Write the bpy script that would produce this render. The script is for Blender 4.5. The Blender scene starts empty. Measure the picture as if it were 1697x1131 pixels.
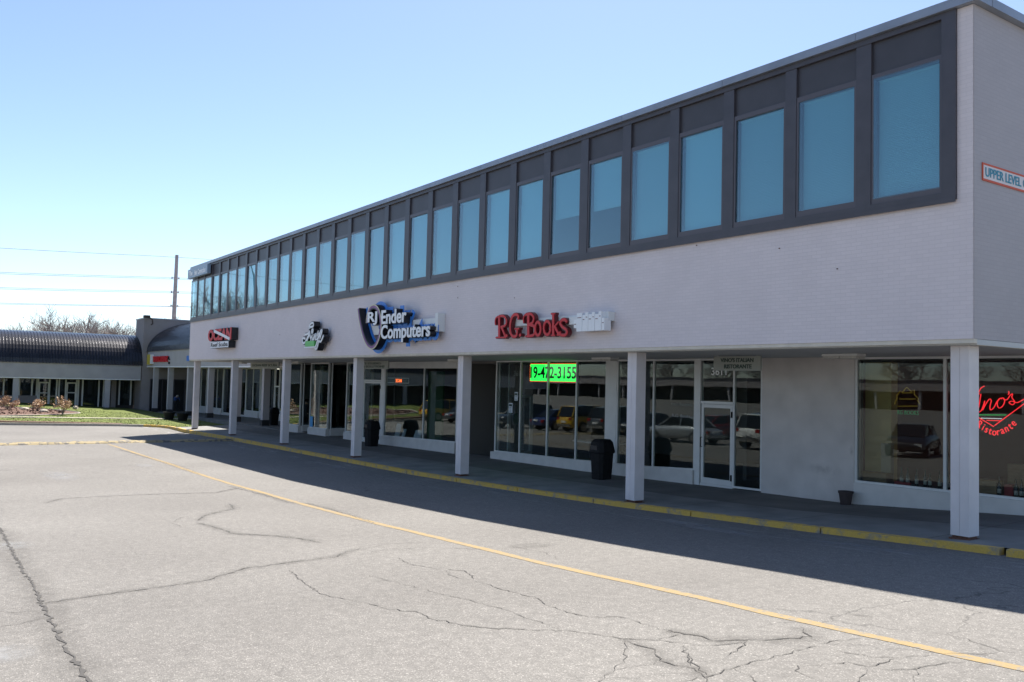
import bpy, bmesh, math, random
from mathutils import Vector, Matrix
random.seed(7)
SC = bpy.context.scene
COL = SC.collection
R = math.radians
# ---------------------------------------------------------------- camera
CAM = Vector((6.4771, -13.5520, 3.5)); FPX = 1438.76; YAW, PIT, ROL = -0.9644, 0.0467, 0.0242
_F = Vector((math.sin(YAW)*math.cos(PIT), math.cos(YAW)*math.cos(PIT), math.sin(PIT)))
_r = Vector((math.cos(YAW), -math.sin(YAW), 0)); _u = _r.cross(_F)
_R = _r*math.cos(ROL)+_u*math.sin(ROL); _U = _u*math.cos(ROL)-_r*math.sin(ROL)
cd = bpy.data.cameras.new('camera'); cd.sensor_width = 36; cd.lens = 36*FPX/1697; cd.clip_end = 3000; cd.clip_start = .05
cam = bpy.data.objects.new('camera', cd); COL.objects.link(cam)
cam.matrix_world = Matrix(((_R.x,_U.x,-_F.x,CAM.x),(_R.y,_U.y,-_F.y,CAM.y),(_R.z,_U.z,-_F.z,CAM.z),(0,0,0,1)))
SC.camera = cam
# ---------------------------------------------------------------- sky, sun, exposure
SUNV = Vector((-4.3, 4.28, 9.74)).normalized()           # towards the sun: high, behind the building
el = math.asin(SUNV.z); az = math.atan2(SUNV.x, SUNV.y)
w = bpy.data.worlds.new("World"); SC.world = w; w.use_nodes = True
nt = w.node_tree; bg = nt.nodes['Background']
sky = nt.nodes.new('ShaderNodeTexSky'); sky.sky_type = 'NISHITA'; sky.sun_disc = False
sky.sun_elevation = el; sky.sun_rotation = az; sky.air_density = .75; sky.dust_density = .5; sky.ozone_density = 1.1; sky.altitude = 200
nt.links.new(sky.outputs[0], bg.inputs[0]); bg.inputs[1].default_value = 0.095
sd = bpy.data.lights.new('sun', 'SUN'); sd.energy = 5.0; sd.angle = R(.53); sd.color = (1, .955, .88)
sun = bpy.data.objects.new('sun', sd); COL.objects.link(sun)
sun.rotation_euler = SUNV.to_track_quat('Z', 'Y').to_euler()
sun.location = (0, 0, 60)
vs = SC.view_settings; vs.view_transform = 'Standard'; vs.look = 'None'; vs.gamma = 1; vs.exposure = 1.2
SC.cycles.max_bounces = 9; SC.cycles.diffuse_bounces = 4; SC.cycles.glossy_bounces = 4; SC.cycles.transparent_max_bounces = 16
# ---------------------------------------------------------------- pixel -> point on a real plane
def ray(x, y): return (_R*((x-848.5)/FPX)-_U*((y-565.5)/FPX)+_F)
def onY(x, y, Y): d = ray(x, y); return CAM+d*((Y-CAM.y)/d.y)
def onX(x, y, X): d = ray(x, y); return CAM+d*((X-CAM.x)/d.x)
def onZ(x, y, Z): d = ray(x, y); return CAM+d*((Z-CAM.z)/d.z)
def interp(x, pts):
    if x <= pts[0][0]: return pts[0][1]
    for (a, b), (c, d) in zip(pts, pts[1:]):
        if x <= c: return b+(d-b)*(x-a)/(c-a)
    return pts[-1][1]
LOT = [(-70,-.02),(-55,0),(-46.5,.06),(-39,.2),(-31,.31),(-24,.38),(-18,.45),(-12.7,.585),(-8.5,.715),(-3.5,.93),(-1,1.06),(.5,1.125),(3,1.26),(6.5,1.42),(12,1.55),(25,1.75)]
WALK = [(-60,.14),(-52,.16),(-46.4,.25),(-38.9,.36),(-31.3,.44),(-23.7,.5),(-16,.59),(-8.4,.76),(-4,.98),(-.72,1.17),(3,1.36),(9,1.6)]
WALLB = [(-60,.3),(-41,.40),(-38,.46),(-29,.54),(-20,.69),(-14.8,.74),(-10,.84),(-8,.88),(-5.4,.92),(-1.7,1.18),(3,1.42),(9,1.65)]
def lot(x): return interp(x, LOT)
def walk(x, y):
    t = max(0, min(1, y/4.2)); return interp(x, WALK)*(1-t)+interp(x, WALLB)*t
def onLot(x, y):
    z = .5
    for _ in range(25): p = onZ(x, y, z); z = z*.5+lot(p.x)*.5
    return onZ(x, y, z)
# ---------------------------------------------------------------- helpers
OFF = {}
class MB:
    def __init__(s): s.v = []; s.f = []; s.m = []
    def add(s, vs, fs, m=0):
        n = len(s.v); s.v += [tuple(v) for v in vs]; s.f += [tuple(i+n for i in f) for f in fs]; s.m += [m]*len(fs); return s
    def box(s, x0, x1, y0, y1, z0, z1, m=0):
        if x0 > x1: x0, x1 = x1, x0
        if y0 > y1: y0, y1 = y1, y0
        if z0 > z1: z0, z1 = z1, z0
        return s.add([(x0,y0,z0),(x1,y0,z0),(x1,y1,z0),(x0,y1,z0),(x0,y0,z1),(x1,y0,z1),(x1,y1,z1),(x0,y1,z1)],
              [(0,3,2,1),(4,5,6,7),(0,1,5,4),(1,2,6,5),(2,3,7,6),(3,0,4,7)], m)
    def hexa(s, p, m=0):   # 8 points: bottom 4 ccw, top 4 ccw
        return s.add(p, [(0,3,2,1),(4,5,6,7),(0,1,5,4),(1,2,6,5),(2,3,7,6),(3,0,4,7)], m)
    def tube(s, path, r, n=6, m=0, cap=True):
        path = [Vector(p) for p in path]; rs = r if isinstance(r, (list, tuple)) else [r]*len(path)
        rings = []; up = None
        for i, p in enumerate(path):
            a = path[max(0, i-1)]; b = path[min(len(path)-1, i+1)]; t = (b-a)
            if t.length < 1e-9: t = Vector((0,0,1))
            t.normalize()
            if up is None: up = Vector((0,0,1)) if abs(t.z) < .9 else Vector((1,0,0))
            x = up.cross(t); 
            if x.length < 1e-6: x = Vector((1,0,0)).cross(t)
            x.normalize(); y = t.cross(x); up = y
            rings.append([p+(x*math.cos(2*math.pi*k/n)+y*math.sin(2*math.pi*k/n))*rs[i] for k in range(n)])
        vs = [v for ring in rings for v in ring]; fs = []
        for i in range(len(path)-1):
            for k in range(n): fs.append((i*n+k, i*n+(k+1) % n, (i+1)*n+(k+1) % n, (i+1)*n+k))
        if cap: fs.append(tuple(range(n-1, -1, -1))); fs.append(tuple(range((len(path)-1)*n, len(path)*n)))
        return s.add(vs, fs, m)
    def lathe(s, prof, c, n=16, m=0, sq=0):
        vs = []; fs = []
        for r, z in prof:
            for k in range(n):
                a = 2*math.pi*(k+.5)/n; q = 1
                if sq: q = 1/max(abs(math.cos(a)), abs(math.sin(a)))**sq
                vs.append((c[0]+r*q*math.cos(a), c[1]+r*q*math.sin(a), c[2]+z))
        for i in range(len(prof)-1):
            for k in range(n): fs.append((i*n+k, i*n+(k+1) % n, (i+1)*n+(k+1) % n, (i+1)*n+k))
        fs.append(tuple(range(n-1, -1, -1))); fs.append(tuple(range((len(prof)-1)*n, len(prof)*n)))
        return s.add(vs, fs, m)
    def prismY(s, pts, y0, y1, m=0):   # pts: (x,z) outline, extruded in Y
        n = len(pts); vs = [(a, y0, b) for a, b in pts]+[(a, y1, b) for a, b in pts]
        area = sum(pts[i][0]*pts[(i+1) % n][1]-pts[(i+1) % n][0]*pts[i][1] for i in range(n))
        fs = [tuple(range(n)), tuple(range(2*n-1, n-1, -1))]+[(i+n, (i+1) % n+n, (i+1) % n, i) for i in range(n)]
        if area < 0: fs = [tuple(reversed(f)) for f in fs]
        return s.add(vs, fs, m)
    def strip(s, pts, wd, y0, y1, m=0):  # ribbon of width wd along a polyline in XZ, extruded in Y
        L = [];Rr = []
        for i, p in enumerate(pts):
            a = Vector(pts[max(0, i-1)]); b = Vector(pts[min(len(pts)-1, i+1)]); t = (b-a).normalized(); nn = Vector((-t.y, t.x))
            ww = wd[i] if isinstance(wd, (list, tuple)) else wd
            L.append(Vector(p)+nn*ww/2); Rr.append(Vector(p)-nn*ww/2)
        n = len(pts)
        vs = [(q.x, y0, q.y) for q in L]+[(q.x, y0, q.y) for q in Rr]+[(q.x, y1, q.y) for q in L]+[(q.x, y1, q.y) for q in Rr]
        fs = []
        for i in range(n-1):
            fs += [(i, n+i, n+i+1, i+1), (2*n+i, 2*n+i+1, 3*n+i+1, 3*n+i), (i, i+1, 2*n+i+1, 2*n+i), (n+i, 3*n+i, 3*n+i+1, n+i+1)]
        fs += [(0, 2*n, 3*n, n), (n-1, 2*n-1, 4*n-1, 3*n-1)]
        return s.add(vs, fs, m)
    def build(s, name, mats, parent=None, smooth=False, loc=None):
        me = bpy.data.meshes.new(name); o = OFF.get(parent.name, Vector((0,0,0))) if parent else Vector((0,0,0))
        if parent is None and loc is not None: o = Vector(loc)
        me.from_pydata([(v[0]-o.x, v[1]-o.y, v[2]-o.z) for v in s.v], [], s.f)
        if not isinstance(mats, (list, tuple)): mats = [mats]
        for m in mats: me.materials.append(m)
        me.polygons.foreach_set('material_index', s.m)
        if smooth: me.polygons.foreach_set('use_smooth', [True]*len(me.polygons))
        me.update()
        ob = bpy.data.objects.new(name, me); COL.objects.link(ob)
        if parent: ob.parent = parent; OFF[ob.name] = o
        else: ob.location = o; OFF[ob.name] = Vector(o)
        return ob
def empty(name, loc=(0,0,0)):
    o = bpy.data.objects.new(name, None); COL.objects.link(o); o.location = loc; o.empty_display_size = .3; OFF[o.name] = Vector(loc); return o
def tag(o, label, cat, group=None):
    assert 4 <= len(label.split()) <= 16, label
    o['label'] = label; o['category'] = cat
    if group: o['group'] = group
    return o
def copy_tree(o, parent=None):
    c = o.copy(); COL.objects.link(c); c.parent = parent
    if 'label' in c and parent is not None: pass
    for ch in [k for k in SC.objects if k.parent == o]: copy_tree(ch, c)
    return c
def text_mesh(s, bold=0.0, shear=0.0, depth=.05, spacing=1.0):
    cu = bpy.data.curves.new('lettering', 'FONT'); cu.body = s; cu.size = 1; cu.offset = bold; cu.shear = shear; cu.extrude = depth/2; cu.space_character = spacing; cu.resolution_u = 4
    ob = bpy.data.objects.new('lettering', cu); COL.objects.link(ob)
    dg = bpy.context.evaluated_depsgraph_get(); me = ob.evaluated_get(dg).to_mesh()
    vs = [v.co.copy() for v in me.vertices]; fs = [tuple(p.vertices) for p in me.polygons]
    ob.evaluated_get(dg).to_mesh_clear(); bpy.data.objects.remove(ob); bpy.data.curves.remove(cu)
    return vs, fs
def text_to(mb, s, x0, x1, z0, z1, yf, depth=.05, bold=0, shear=0, m=0, spacing=1.0, side=False, xpl=0, zfix=None):
    """lettering fitted in the rectangle x0..x1, z0..z1 on a plane facing -Y (front at yf); side=True: on a plane facing +X, x is Y there"""
    vs, fs = text_mesh(s, bold, shear, 1.0, spacing)
    a = min(v.x for v in vs); b = max(v.x for v in vs); c = min(v.y for v in vs); d = max(v.y for v in vs)
    out = []
    for v in vs:
        X = x0+(v.x-a)/(b-a)*(x1-x0); Z = z0+(v.y-c)/(d-c)*(z1-z0); D = yf+(.5-v.z)*depth
        out.append((xpl-(D-yf), X, Z) if side else (X, D, Z))
    return mb.add(out, fs, m)
# ---------------------------------------------------------------- materials
def mat(name, col, rough=.6, metal=0, emit=None, es=0, spec=None, noise=None, bump=None, coat=0):
    m = bpy.data.materials.new(name); m.use_nodes = True; nt = m.node_tree; b = nt.nodes['Principled BSDF']
    b.inputs['Base Color'].default_value = (*col, 1); b.inputs['Roughness'].default_value = rough; b.inputs['Metallic'].default_value = metal
    if spec is not None: b.inputs['Specular IOR Level'].default_value = spec
    if coat: b.inputs['Coat Weight'].default_value = coat
    if emit: b.inputs['Emission Color'].default_value = (*emit, 1); b.inputs['Emission Strength'].default_value = es
    if noise or bump:
        tc = nt.nodes.new('ShaderNodeNewGeometry')
    if noise:    # (scale, amount, [stretch])
        n = nt.nodes.new('ShaderNodeTexNoise'); n.inputs['Scale'].default_value = noise[0]; n.inputs['Detail'].default_value = 6
        mp = nt.nodes.new('ShaderNodeMapping'); nt.links.new(tc.outputs['Position'], mp.inputs[0]); nt.links.new(mp.outputs[0], n.inputs['Vector'])
        if len(noise) > 2: mp.inputs['Scale'].default_value = noise[2]
        mx = nt.nodes.new('ShaderNodeMix'); mx.data_type = 'RGBA'; mx.inputs[6].default_value = (*[c*(1-noise[1]) for c in col], 1); mx.inputs[7].default_value = (*[min(1, c*(1+noise[1])) for c in col], 1)
        rp = nt.nodes.new('ShaderNodeMapRange'); rp.inputs[1].default_value = .3; rp.inputs[2].default_value = .7
        nt.links.new(n.outputs[0], rp.inputs[0]); nt.links.new(rp.outputs[0], mx.inputs[0]); nt.links.new(mx.outputs[2], b.inputs['Base Color'])
    if bump:     # (scale, strength, distance)
        n = nt.nodes.new('ShaderNodeTexNoise'); n.inputs['Scale'].default_value = bump[0]; n.inputs['Detail'].default_value = 4
        nt.links.new(tc.outputs['Position'], n.inputs['Vector'])
        bp = nt.nodes.new('ShaderNodeBump'); bp.inputs['Strength'].default_value = bump[1]; bp.inputs['Distance'].default_value = bump[2]
        nt.links.new(n.outputs[0], bp.inputs['Height']); nt.links.new(bp.outputs[0], b.inputs['Normal'])
    return m
def N(nt, t, **kw):
    n = nt.nodes.new(t)
    for k, v in kw.items():
        if k.startswith('i_'):
            key = k[2:]; n.inputs[int(key) if key.isdigit() else key].default_value = v
        else: setattr(n, k, v)
    return n
def brick_mat(name, col, side=False):
    m = bpy.data.materials.new(name); m.use_nodes = True; nt = m.node_tree; b = nt.nodes['Principled BSDF']; L = nt.links.new
    g = N(nt, 'ShaderNodeNewGeometry'); sp = N(nt, 'ShaderNodeSeparateXYZ'); L(g.outputs['Position'], sp.inputs[0]); cb = N(nt, 'ShaderNodeCombineXYZ')
    L(sp.outputs[1 if side else 0], cb.inputs[0]); L(sp.outputs[2], cb.inputs[1])
    br = N(nt, 'ShaderNodeTexBrick'); L(cb.outputs[0], br.inputs['Vector'])
    br.inputs['Scale'].default_value = 1; br.inputs['Brick Width'].default_value = .203; br.inputs['Row Height'].default_value = .0677; br.inputs['Mortar Size'].default_value = .005; br.inputs['Mortar Smooth'].default_value = .3
    br.inputs['Color1'].default_value = (*col, 1); br.inputs['Color2'].default_value = (*[c*.955 for c in col], 1); br.inputs['Mortar'].default_value = (*[c*.89 for c in col], 1)
    no = N(nt, 'ShaderNodeTexNoise'); no.inputs['Scale'].default_value = .9; no.inputs['Detail'].default_value = 8; L(g.outputs['Position'], no.inputs['Vector'])
    mr = N(nt, 'ShaderNodeMapRange'); mr.inputs[1].default_value = .35; mr.inputs[2].default_value = .7; mr.inputs[3].default_value = 1.0; mr.inputs[4].default_value = .95; L(no.outputs[0], mr.inputs[0])
    mu = N(nt, 'ShaderNodeVectorMath', operation='SCALE'); L(br.outputs['Color'], mu.inputs[0]); L(mr.outputs[0], mu.inputs['Scale']); L(mu.outputs[0], b.inputs['Base Color'])
    bp = N(nt, 'ShaderNodeBump'); bp.inputs['Strength'].default_value = .35; bp.inputs['Distance'].default_value = .006; iv = N(nt, 'ShaderNodeMath', operation='SUBTRACT'); iv.inputs[0].default_value = 1
    L(br.outputs['Fac'], iv.inputs[1]); L(iv.outputs[0], bp.inputs['Height']); L(bp.outputs[0], b.inputs['Normal'])
    b.inputs['Roughness'].default_value = .62
    return m
def glass_mat(name, tint, ior=1.5, wav=.0):
    m = bpy.data.materials.new(name); m.use_nodes = True; nt = m.node_tree; L = nt.links.new; nt.nodes.remove(nt.nodes['Principled BSDF'])
    out = nt.nodes['Material Output']; fr = N(nt, 'ShaderNodeFresnel'); gb = N(nt, 'ShaderNodeNewGeometry'); mi = N(nt, 'ShaderNodeMapRange'); mi.inputs[3].default_value = ior; mi.inputs[4].default_value = 1/ior; L(gb.outputs['Backfacing'], mi.inputs[0]); L(mi.outputs[0], fr.inputs[0])   # same reflectance from both faces of the thin pane
    tr = N(nt, 'ShaderNodeBsdfTransparent'); tr.inputs[0].default_value = (*tint, 1); gl = N(nt, 'ShaderNodeBsdfGlossy'); gl.inputs['Roughness'].default_value = 0.0; gl.inputs[0].default_value = (.91,.98,.985,1)
    mx = N(nt, 'ShaderNodeMixShader'); L(fr.outputs[0], mx.inputs[0]); L(tr.outputs[0], mx.inputs[1]); L(gl.outputs[0], mx.inputs[2]); L(mx.outputs[0], out.inputs[0])
    if wav:
        g = N(nt, 'ShaderNodeNewGeometry'); no = N(nt, 'ShaderNodeTexNoise'); no.inputs['Scale'].default_value = 1.1; no.inputs['Detail'].default_value = 0; L(g.outputs['Position'], no.inputs['Vector'])
        bp = N(nt, 'ShaderNodeBump'); bp.inputs['Strength'].default_value = 1; bp.inputs['Distance'].default_value = wav; L(no.outputs[0], bp.inputs['Height']); L(bp.outputs[0], gl.inputs['Normal'])
    return m
def asphalt_mat():
    m = bpy.data.materials.new('asphalt'); m.use_nodes = True; nt = m.node_tree; b = nt.nodes['Principled BSDF']; L = nt.links.new
    g = N(nt, 'ShaderNodeNewGeometry'); pos = g.outputs['Position']
    big = N(nt, 'ShaderNodeTexNoise', i_Scale=.22, i_Detail=7); L(pos, big.inputs['Vector'])
    c1 = N(nt, 'ShaderNodeMix', data_type='RGBA'); c1.inputs[6].default_value = (.141,.131,.120,1); c1.inputs[7].default_value = (.176,.165,.151,1)
    r1 = N(nt, 'ShaderNodeMapRange'); r1.inputs[1].default_value = .3; r1.inputs[2].default_value = .7; L(big.outputs[0], r1.inputs[0]); L(r1.outputs[0], c1.inputs[0])
    # aggregate: pale and dark stones
    vo = N(nt, 'ShaderNodeTexVoronoi', i_Scale=95.0); L(pos, vo.inputs['Vector'])
    sx = N(nt, 'ShaderNodeSeparateColor'); L(vo.outputs['Color'], sx.inputs[0])
    r2 = N(nt, 'ShaderNodeMapRange'); r2.inputs[1].default_value = 0; r2.inputs[2].default_value = 1; r2.inputs[3].default_value = .80; r2.inputs[4].default_value = 1.20; L(sx.outputs[0], r2.inputs[0])
    pw = N(nt, 'ShaderNodeMath', operation='GREATER_THAN'); pw.inputs[1].default_value = .93; L(sx.outputs[1], pw.inputs[0])
    ml = N(nt, 'ShaderNodeMath', operation='MULTIPLY'); ml.inputs[1].default_value = .75; L(pw.outputs[0], ml.inputs[0]); ad = N(nt, 'ShaderNodeMath', operation='ADD'); L(r2.outputs[0], ad.inputs[0]); L(ml.outputs[0], ad.inputs[1])
    sc = N(nt, 'ShaderNodeVectorMath', operation='SCALE'); L(c1.outputs[2], sc.inputs[0]); L(ad.outputs[0], sc.inputs['Scale'])
    # mid-scale mottling
    md = N(nt, 'ShaderNodeTexNoise', i_Scale=9.0, i_Detail=5); L(pos, md.inputs['Vector']); r3 = N(nt, 'ShaderNodeMapRange'); r3.inputs[1].default_value = .3; r3.inputs[2].default_value = .7; r3.inputs[3].default_value = .88; r3.inputs[4].default_value = 1.1; L(md.outputs[0], r3.inputs[0])
    s2 = N(nt, 'ShaderNodeVectorMath', operation='SCALE'); L(sc.outputs[0], s2.inputs[0]); L(r3.outputs[0], s2.inputs['Scale'])
    # salt-white streaks along the kerb
    sp = N(nt, 'ShaderNodeSeparateXYZ'); L(pos, sp.inputs[0])
    mp = N(nt, 'ShaderNodeMapping'); mp.inputs['Scale'].default_value = (.5, 3.2, 1); L(pos, mp.inputs[0]); ns = N(nt, 'ShaderNodeTexNoise', i_Scale=1.2, i_Detail=9, i_Roughness=.75); L(mp.outputs[0], ns.inputs['Vector'])
    r4 = N(nt, 'ShaderNodeMapRange'); r4.inputs[1].default_value = .53; r4.inputs[2].default_value = .72; L(ns.outputs[0], r4.inputs[0])
    dy = N(nt, 'ShaderNodeMath', operation='ADD'); dy.inputs[1].default_value = .95; L(sp.outputs[1], dy.inputs[0]); ab = N(nt, 'ShaderNodeMath', operation='ABSOLUTE'); L(dy.outputs[0], ab.inputs[0])
    r5 = N(nt, 'ShaderNodeMapRange'); r5.inputs[1].default_value = .1; r5.inputs[2].default_value = .75; r5.inputs[3].default_value = .55; r5.inputs[4].default_value = 0; L(ab.outputs[0], r5.inputs[0])
    mm = N(nt, 'ShaderNodeMath', operation='MULTIPLY'); L(r4.outputs[0], mm.inputs[0]); L(r5.outputs[0], mm.inputs[1])
    c2 = N(nt, 'ShaderNodeMix', data_type='RGBA'); L(mm.outputs[0], c2.inputs[0]); L(s2.outputs[0], c2.inputs[6]); c2.inputs[7].default_value = (.5,.5,.5,1)
    # fine voronoi crazing in scattered patches
    vd = N(nt, 'ShaderNodeTexNoise', i_Scale=2.5, i_Detail=6); L(pos, vd.inputs['Vector']); va = N(nt, 'ShaderNodeVectorMath', operation='MULTIPLY_ADD'); L(vd.outputs['Color'], va.inputs[0]); va.inputs[1].default_value = (.5,.5,.5); L(pos, va.inputs[2])
    vc = N(nt, 'ShaderNodeTexVoronoi', feature='DISTANCE_TO_EDGE', i_Scale=.55); L(va.outputs[0], vc.inputs['Vector'])
    r6 = N(nt, 'ShaderNodeMapRange'); r6.inputs[1].default_value = .002; r6.inputs[2].default_value = .010; r6.inputs[3].default_value = 1; r6.inputs[4].default_value = 0; L(vc.outputs['Distance'], r6.inputs[0])
    pn = N(nt, 'ShaderNodeTexNoise', i_Scale=.16, i_Detail=3); L(pos, pn.inputs['Vector']); r7 = N(nt, 'ShaderNodeMapRange'); r7.inputs[1].default_value = .52; r7.inputs[2].default_value = .62; r7.inputs[4].default_value = .55; L(pn.outputs[0], r7.inputs[0])
    m7 = N(nt, 'ShaderNodeMath', operation='MULTIPLY'); L(r6.outputs[0], m7.inputs[0]); L(r7.outputs[0], m7.inputs[1])
    c3 = N(nt, 'ShaderNodeMix', data_type='RGBA'); L(m7.outputs[0], c3.inputs[0]); L(c2.outputs[2], c3.inputs[6]); c3.inputs[7].default_value = (.04,.038,.036,1)
    L(c3.outputs[2], b.inputs['Base Color']); b.inputs['Roughness'].default_value = .85; b.inputs['Specular IOR Level'].default_value = .3
    bp = N(nt, 'ShaderNodeBump'); bp.inputs['Strength'].default_value = .7; bp.inputs['Distance'].default_value = .006; L(vo.outputs['Distance'], bp.inputs['Height']); L(bp.outputs[0], b.inputs['Normal'])
    return m
def paint_mat(name, col, under, lo=.52, hi=.62, scale=6, alpha=True):
    """worn paint: chips show the surface underneath"""
    m = bpy.data.materials.new(name); m.use_nodes = True; nt = m.node_tree; b = nt.nodes['Principled BSDF']; L = nt.links.new
    g = N(nt, 'ShaderNodeNewGeometry'); n = N(nt, 'ShaderNodeTexNoise', i_Scale=scale, i_Detail=10, i_Roughness=.7); L(g.outputs['Position'], n.inputs['Vector'])
    r = N(nt, 'ShaderNodeMapRange'); r.inputs[1].default_value = lo; r.inputs[2].default_value = hi; L(n.outputs[0], r.inputs[0])
    c = N(nt, 'ShaderNodeMix', data_type='RGBA'); c.inputs[6].default_value = (*col, 1); c.inputs[7].default_value = (*under, 1); L(r.outputs[0], c.inputs[0])
    n2 = N(nt, 'ShaderNodeTexNoise', i_Scale=45.0, i_Detail=3); L(g.outputs['Position'], n2.inputs['Vector']); r2 = N(nt, 'ShaderNodeMapRange'); r2.inputs[3].default_value = .75; r2.inputs[4].default_value = 1.2; L(n2.outputs[0], r2.inputs[0])
    s = N(nt, 'ShaderNodeVectorMath', operation='SCALE'); L(c.outputs[2], s.inputs[0]); L(r2.outputs[0], s.inputs['Scale']); L(s.outputs[0], b.inputs['Base Color']); b.inputs['Roughness'].default_value = .8
    return m
BR = (.70,.625,.62)
M = dict(
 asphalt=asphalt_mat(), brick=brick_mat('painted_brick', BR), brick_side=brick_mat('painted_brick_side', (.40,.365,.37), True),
 column=mat('column_paint', (.64,.59,.58), .5, noise=(2.5,.06)), plaster=mat('plaster', (.55,.51,.48), .7, noise=(1.6,.10)), 
 rust=mat('rusty_steel', (.12,.05,.03), .8, noise=(30,.5)), trim=mat('fascia_trim', (.60,.54,.44), .6, noise=(4,.1)), soffit=mat('soffit', (.50,.50,.48), .8, noise=(.8,.06)),
 frame=mat('charcoal_metal', (.060,.055,.064), .42, noise=(3,.12)), frame_edge=mat('charcoal_edge', (.085,.075,.085), .4), coping=mat('coping_metal', (.25,.275,.32), .38, .3, noise=(2,.12)),
 spandrel=mat('spandrel_panel', (.052,.048,.055), .45, noise=(2,.12)), alu=mat('white_aluminium', (.62,.62,.60), .4, noise=(3,.05)), kickwall=mat('painted_bulkhead', (.58,.56,.53), .55, noise=(3,.07)),
 concrete=mat('walk_concrete', (.20,.195,.180), .85, noise=(1.3,.2), bump=(60,.3,.004)), concrete_dark=mat('walk_concrete_dark', (.135,.130,.120), .85, noise=(1.0,.22), bump=(60,.3,.004)),
 kerb=mat('plain_kerb', (.42,.37,.29), .9, noise=(6,.2)), kerb_y=paint_mat('kerb_yellow_paint', (.60,.37,.07), (.27,.23,.18), .50, .64, 4), line=paint_mat('line_yellow_paint', (.26,.178,.068), (.15,.14,.128), .50, .64, 11),
 bump=paint_mat('hump_yellow_paint', (.30,.235,.12), (.10,.09,.08), .50, .56, 5), crack=mat('crack_dark', (.065,.060,.055), .95), 
 glass=glass_mat('shop_glass', (.76,.80,.79), 1.44, .0014), glass_up=glass_mat('upper_glass', (.68,.90,.96), 1.95, .0007),
 blind=mat('blind_slat', (.60,.69,.73), .6), dark=mat('dark_interior', (.035,.033,.032), .9), inwall=mat('interior_wall', (.15,.14,.13), .9), infloor=mat('interior_floor', (.10,.085,.07), .6), carpet=mat('office_interior', (.62,.63,.62), .9),
 black=mat('black_plastic', (.008,.008,.009), .7, spec=.25, noise=(8,.3)), black_gloss=mat('black_return', (.010,.010,.014), .35), white=mat('white_plastic', (.80,.80,.80), .35), offwhite=mat('white_raceway', (.72,.72,.70), .5),
 blue=mat('blue_backer', (.04,.20,.62), .4), red=mat('red_face', (.58,.015,.02), .45), redside=mat('red_return', (.13,.010,.014), .4), greyside=mat('grey_return', (.42,.38,.41), .45), purple=mat('purple_edge', (.22,.08,.22), .4), cream=mat('cream_edge', (.62,.58,.38), .4), green=mat('green_face', (.14,.5,.13), .4),
 teal=mat('teal_letters', (.04,.25,.35), .6), orange=mat('orange_border', (.55,.08,.03), .6), signgrey=mat('hanging_sign_face', (.30,.31,.275), .7), signtext=mat('hanging_sign_letters', (.035,.06,.05), .7),
 led_green=mat('led_green', (.0,.3,.03), .5, emit=(.02,1.0,.10), es=.95), led_off=mat('led_off', (.002,.01,.004), .5), led_red=mat('led_red', (.5,0,0), .5, emit=(1,.05,.02), es=.9), led_orange=mat('led_orange', (.6,.1,0), .5, emit=(1,.16,.03), es=1.3),
 neon_red=mat('neon_red', (.8,.02,.02), .3, emit=(1,.03,.04), es=.75), neon_green=mat('neon_green', (.05,.5,.1), .3, emit=(.05,.6,.15), es=.30), neon_white=mat('neon_white', (.8,.8,.8), .3, emit=(.8,.85,.9), es=.35), neon_yellow=mat('neon_yellow', (.5,.35,.05), .3, emit=(.7,.42,.05), es=.07), neon_dim=mat('neon_green_dim', (.05,.3,.1), .3, emit=(.05,.5,.15), es=.05),
 grass=mat('grass', (.088,.112,.008), .9, noise=(2.5,.35), bump=(18,.8,.05)), mulch=mat('mulch', (.125,.068,.048), .95, noise=(9,.5), bump=(14,1,.08)), stone=mat('bed_stone', (.36,.31,.25), .85, noise=(5,.2)), edging=mat('bed_edging', (.42,.38,.32), .9),
 barrel=mat('barrel_roof_metal', (.030,.029,.033), .27, .55, noise=(1.2,.25,(1,1,1))), stucco=mat('wing_stucco', (.38,.36,.37), .8, noise=(1.2,.07)), stucco_tan=mat('pylon_stucco', (.27,.24,.235), .85, noise=(1.3,.06)), plinth=mat('column_plinth', (.018,.018,.02), .7),
 pole=mat('weathered_steel', (.40,.34,.33), .6, .1, noise=(1.2,.2)), wire=mat('cable', (.10,.10,.12), .6), bark=mat('bark', (.20,.155,.13), .95, noise=(6,.25)), twig=mat('twig', (.27,.23,.21), .95), 
 leaf=mat('dry_leaf', (.42,.27,.17), .9, noise=(12,.3)), leaf2=mat('pale_leaf', (.52,.37,.24), .9, noise=(12,.3)), evergreen=mat('evergreen_leaf', (.03,.055,.02), .9, noise=(6,.4)), terracotta=mat('brown_pot', (.045,.03,.028), .7), 
 bottle=mat('bottle_glass', (.012,.018,.014), .12), wlabel=mat('bottle_label', (.6,.58,.5), .6), crate=mat('crate_wood', (.30,.20,.11), .8, noise=(8,.2,(1,1,6))), redbox=mat('red_card', (.35,.03,.03), .6), winewall=mat('wine_wall', (.28,.11,.08), .9), yellowwall=mat('ochre_pillar', (.75,.55,.22), .8, noise=(1,.1)),
 greenwall=mat('green_wall', (.06,.16,.07), .8), paper=mat('paper_notice', (.62,.68,.74), .7), bluep=mat('blue_poster', (.05,.30,.60), .6), skin=mat('skin', (.42,.26,.19), .6), bluecloth=mat('blue_shirt', (.03,.09,.30), .8), darkcloth=mat('dark_trousers', (.02,.022,.03), .9), hair=mat('grey_hair', (.35,.33,.31), .9),
 fixture=mat('light_fixture', (.48,.47,.43), .5, noise=(30,.15)), beige=mat('beige_wall_panel', (.50,.42,.28), .8),
)

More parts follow.
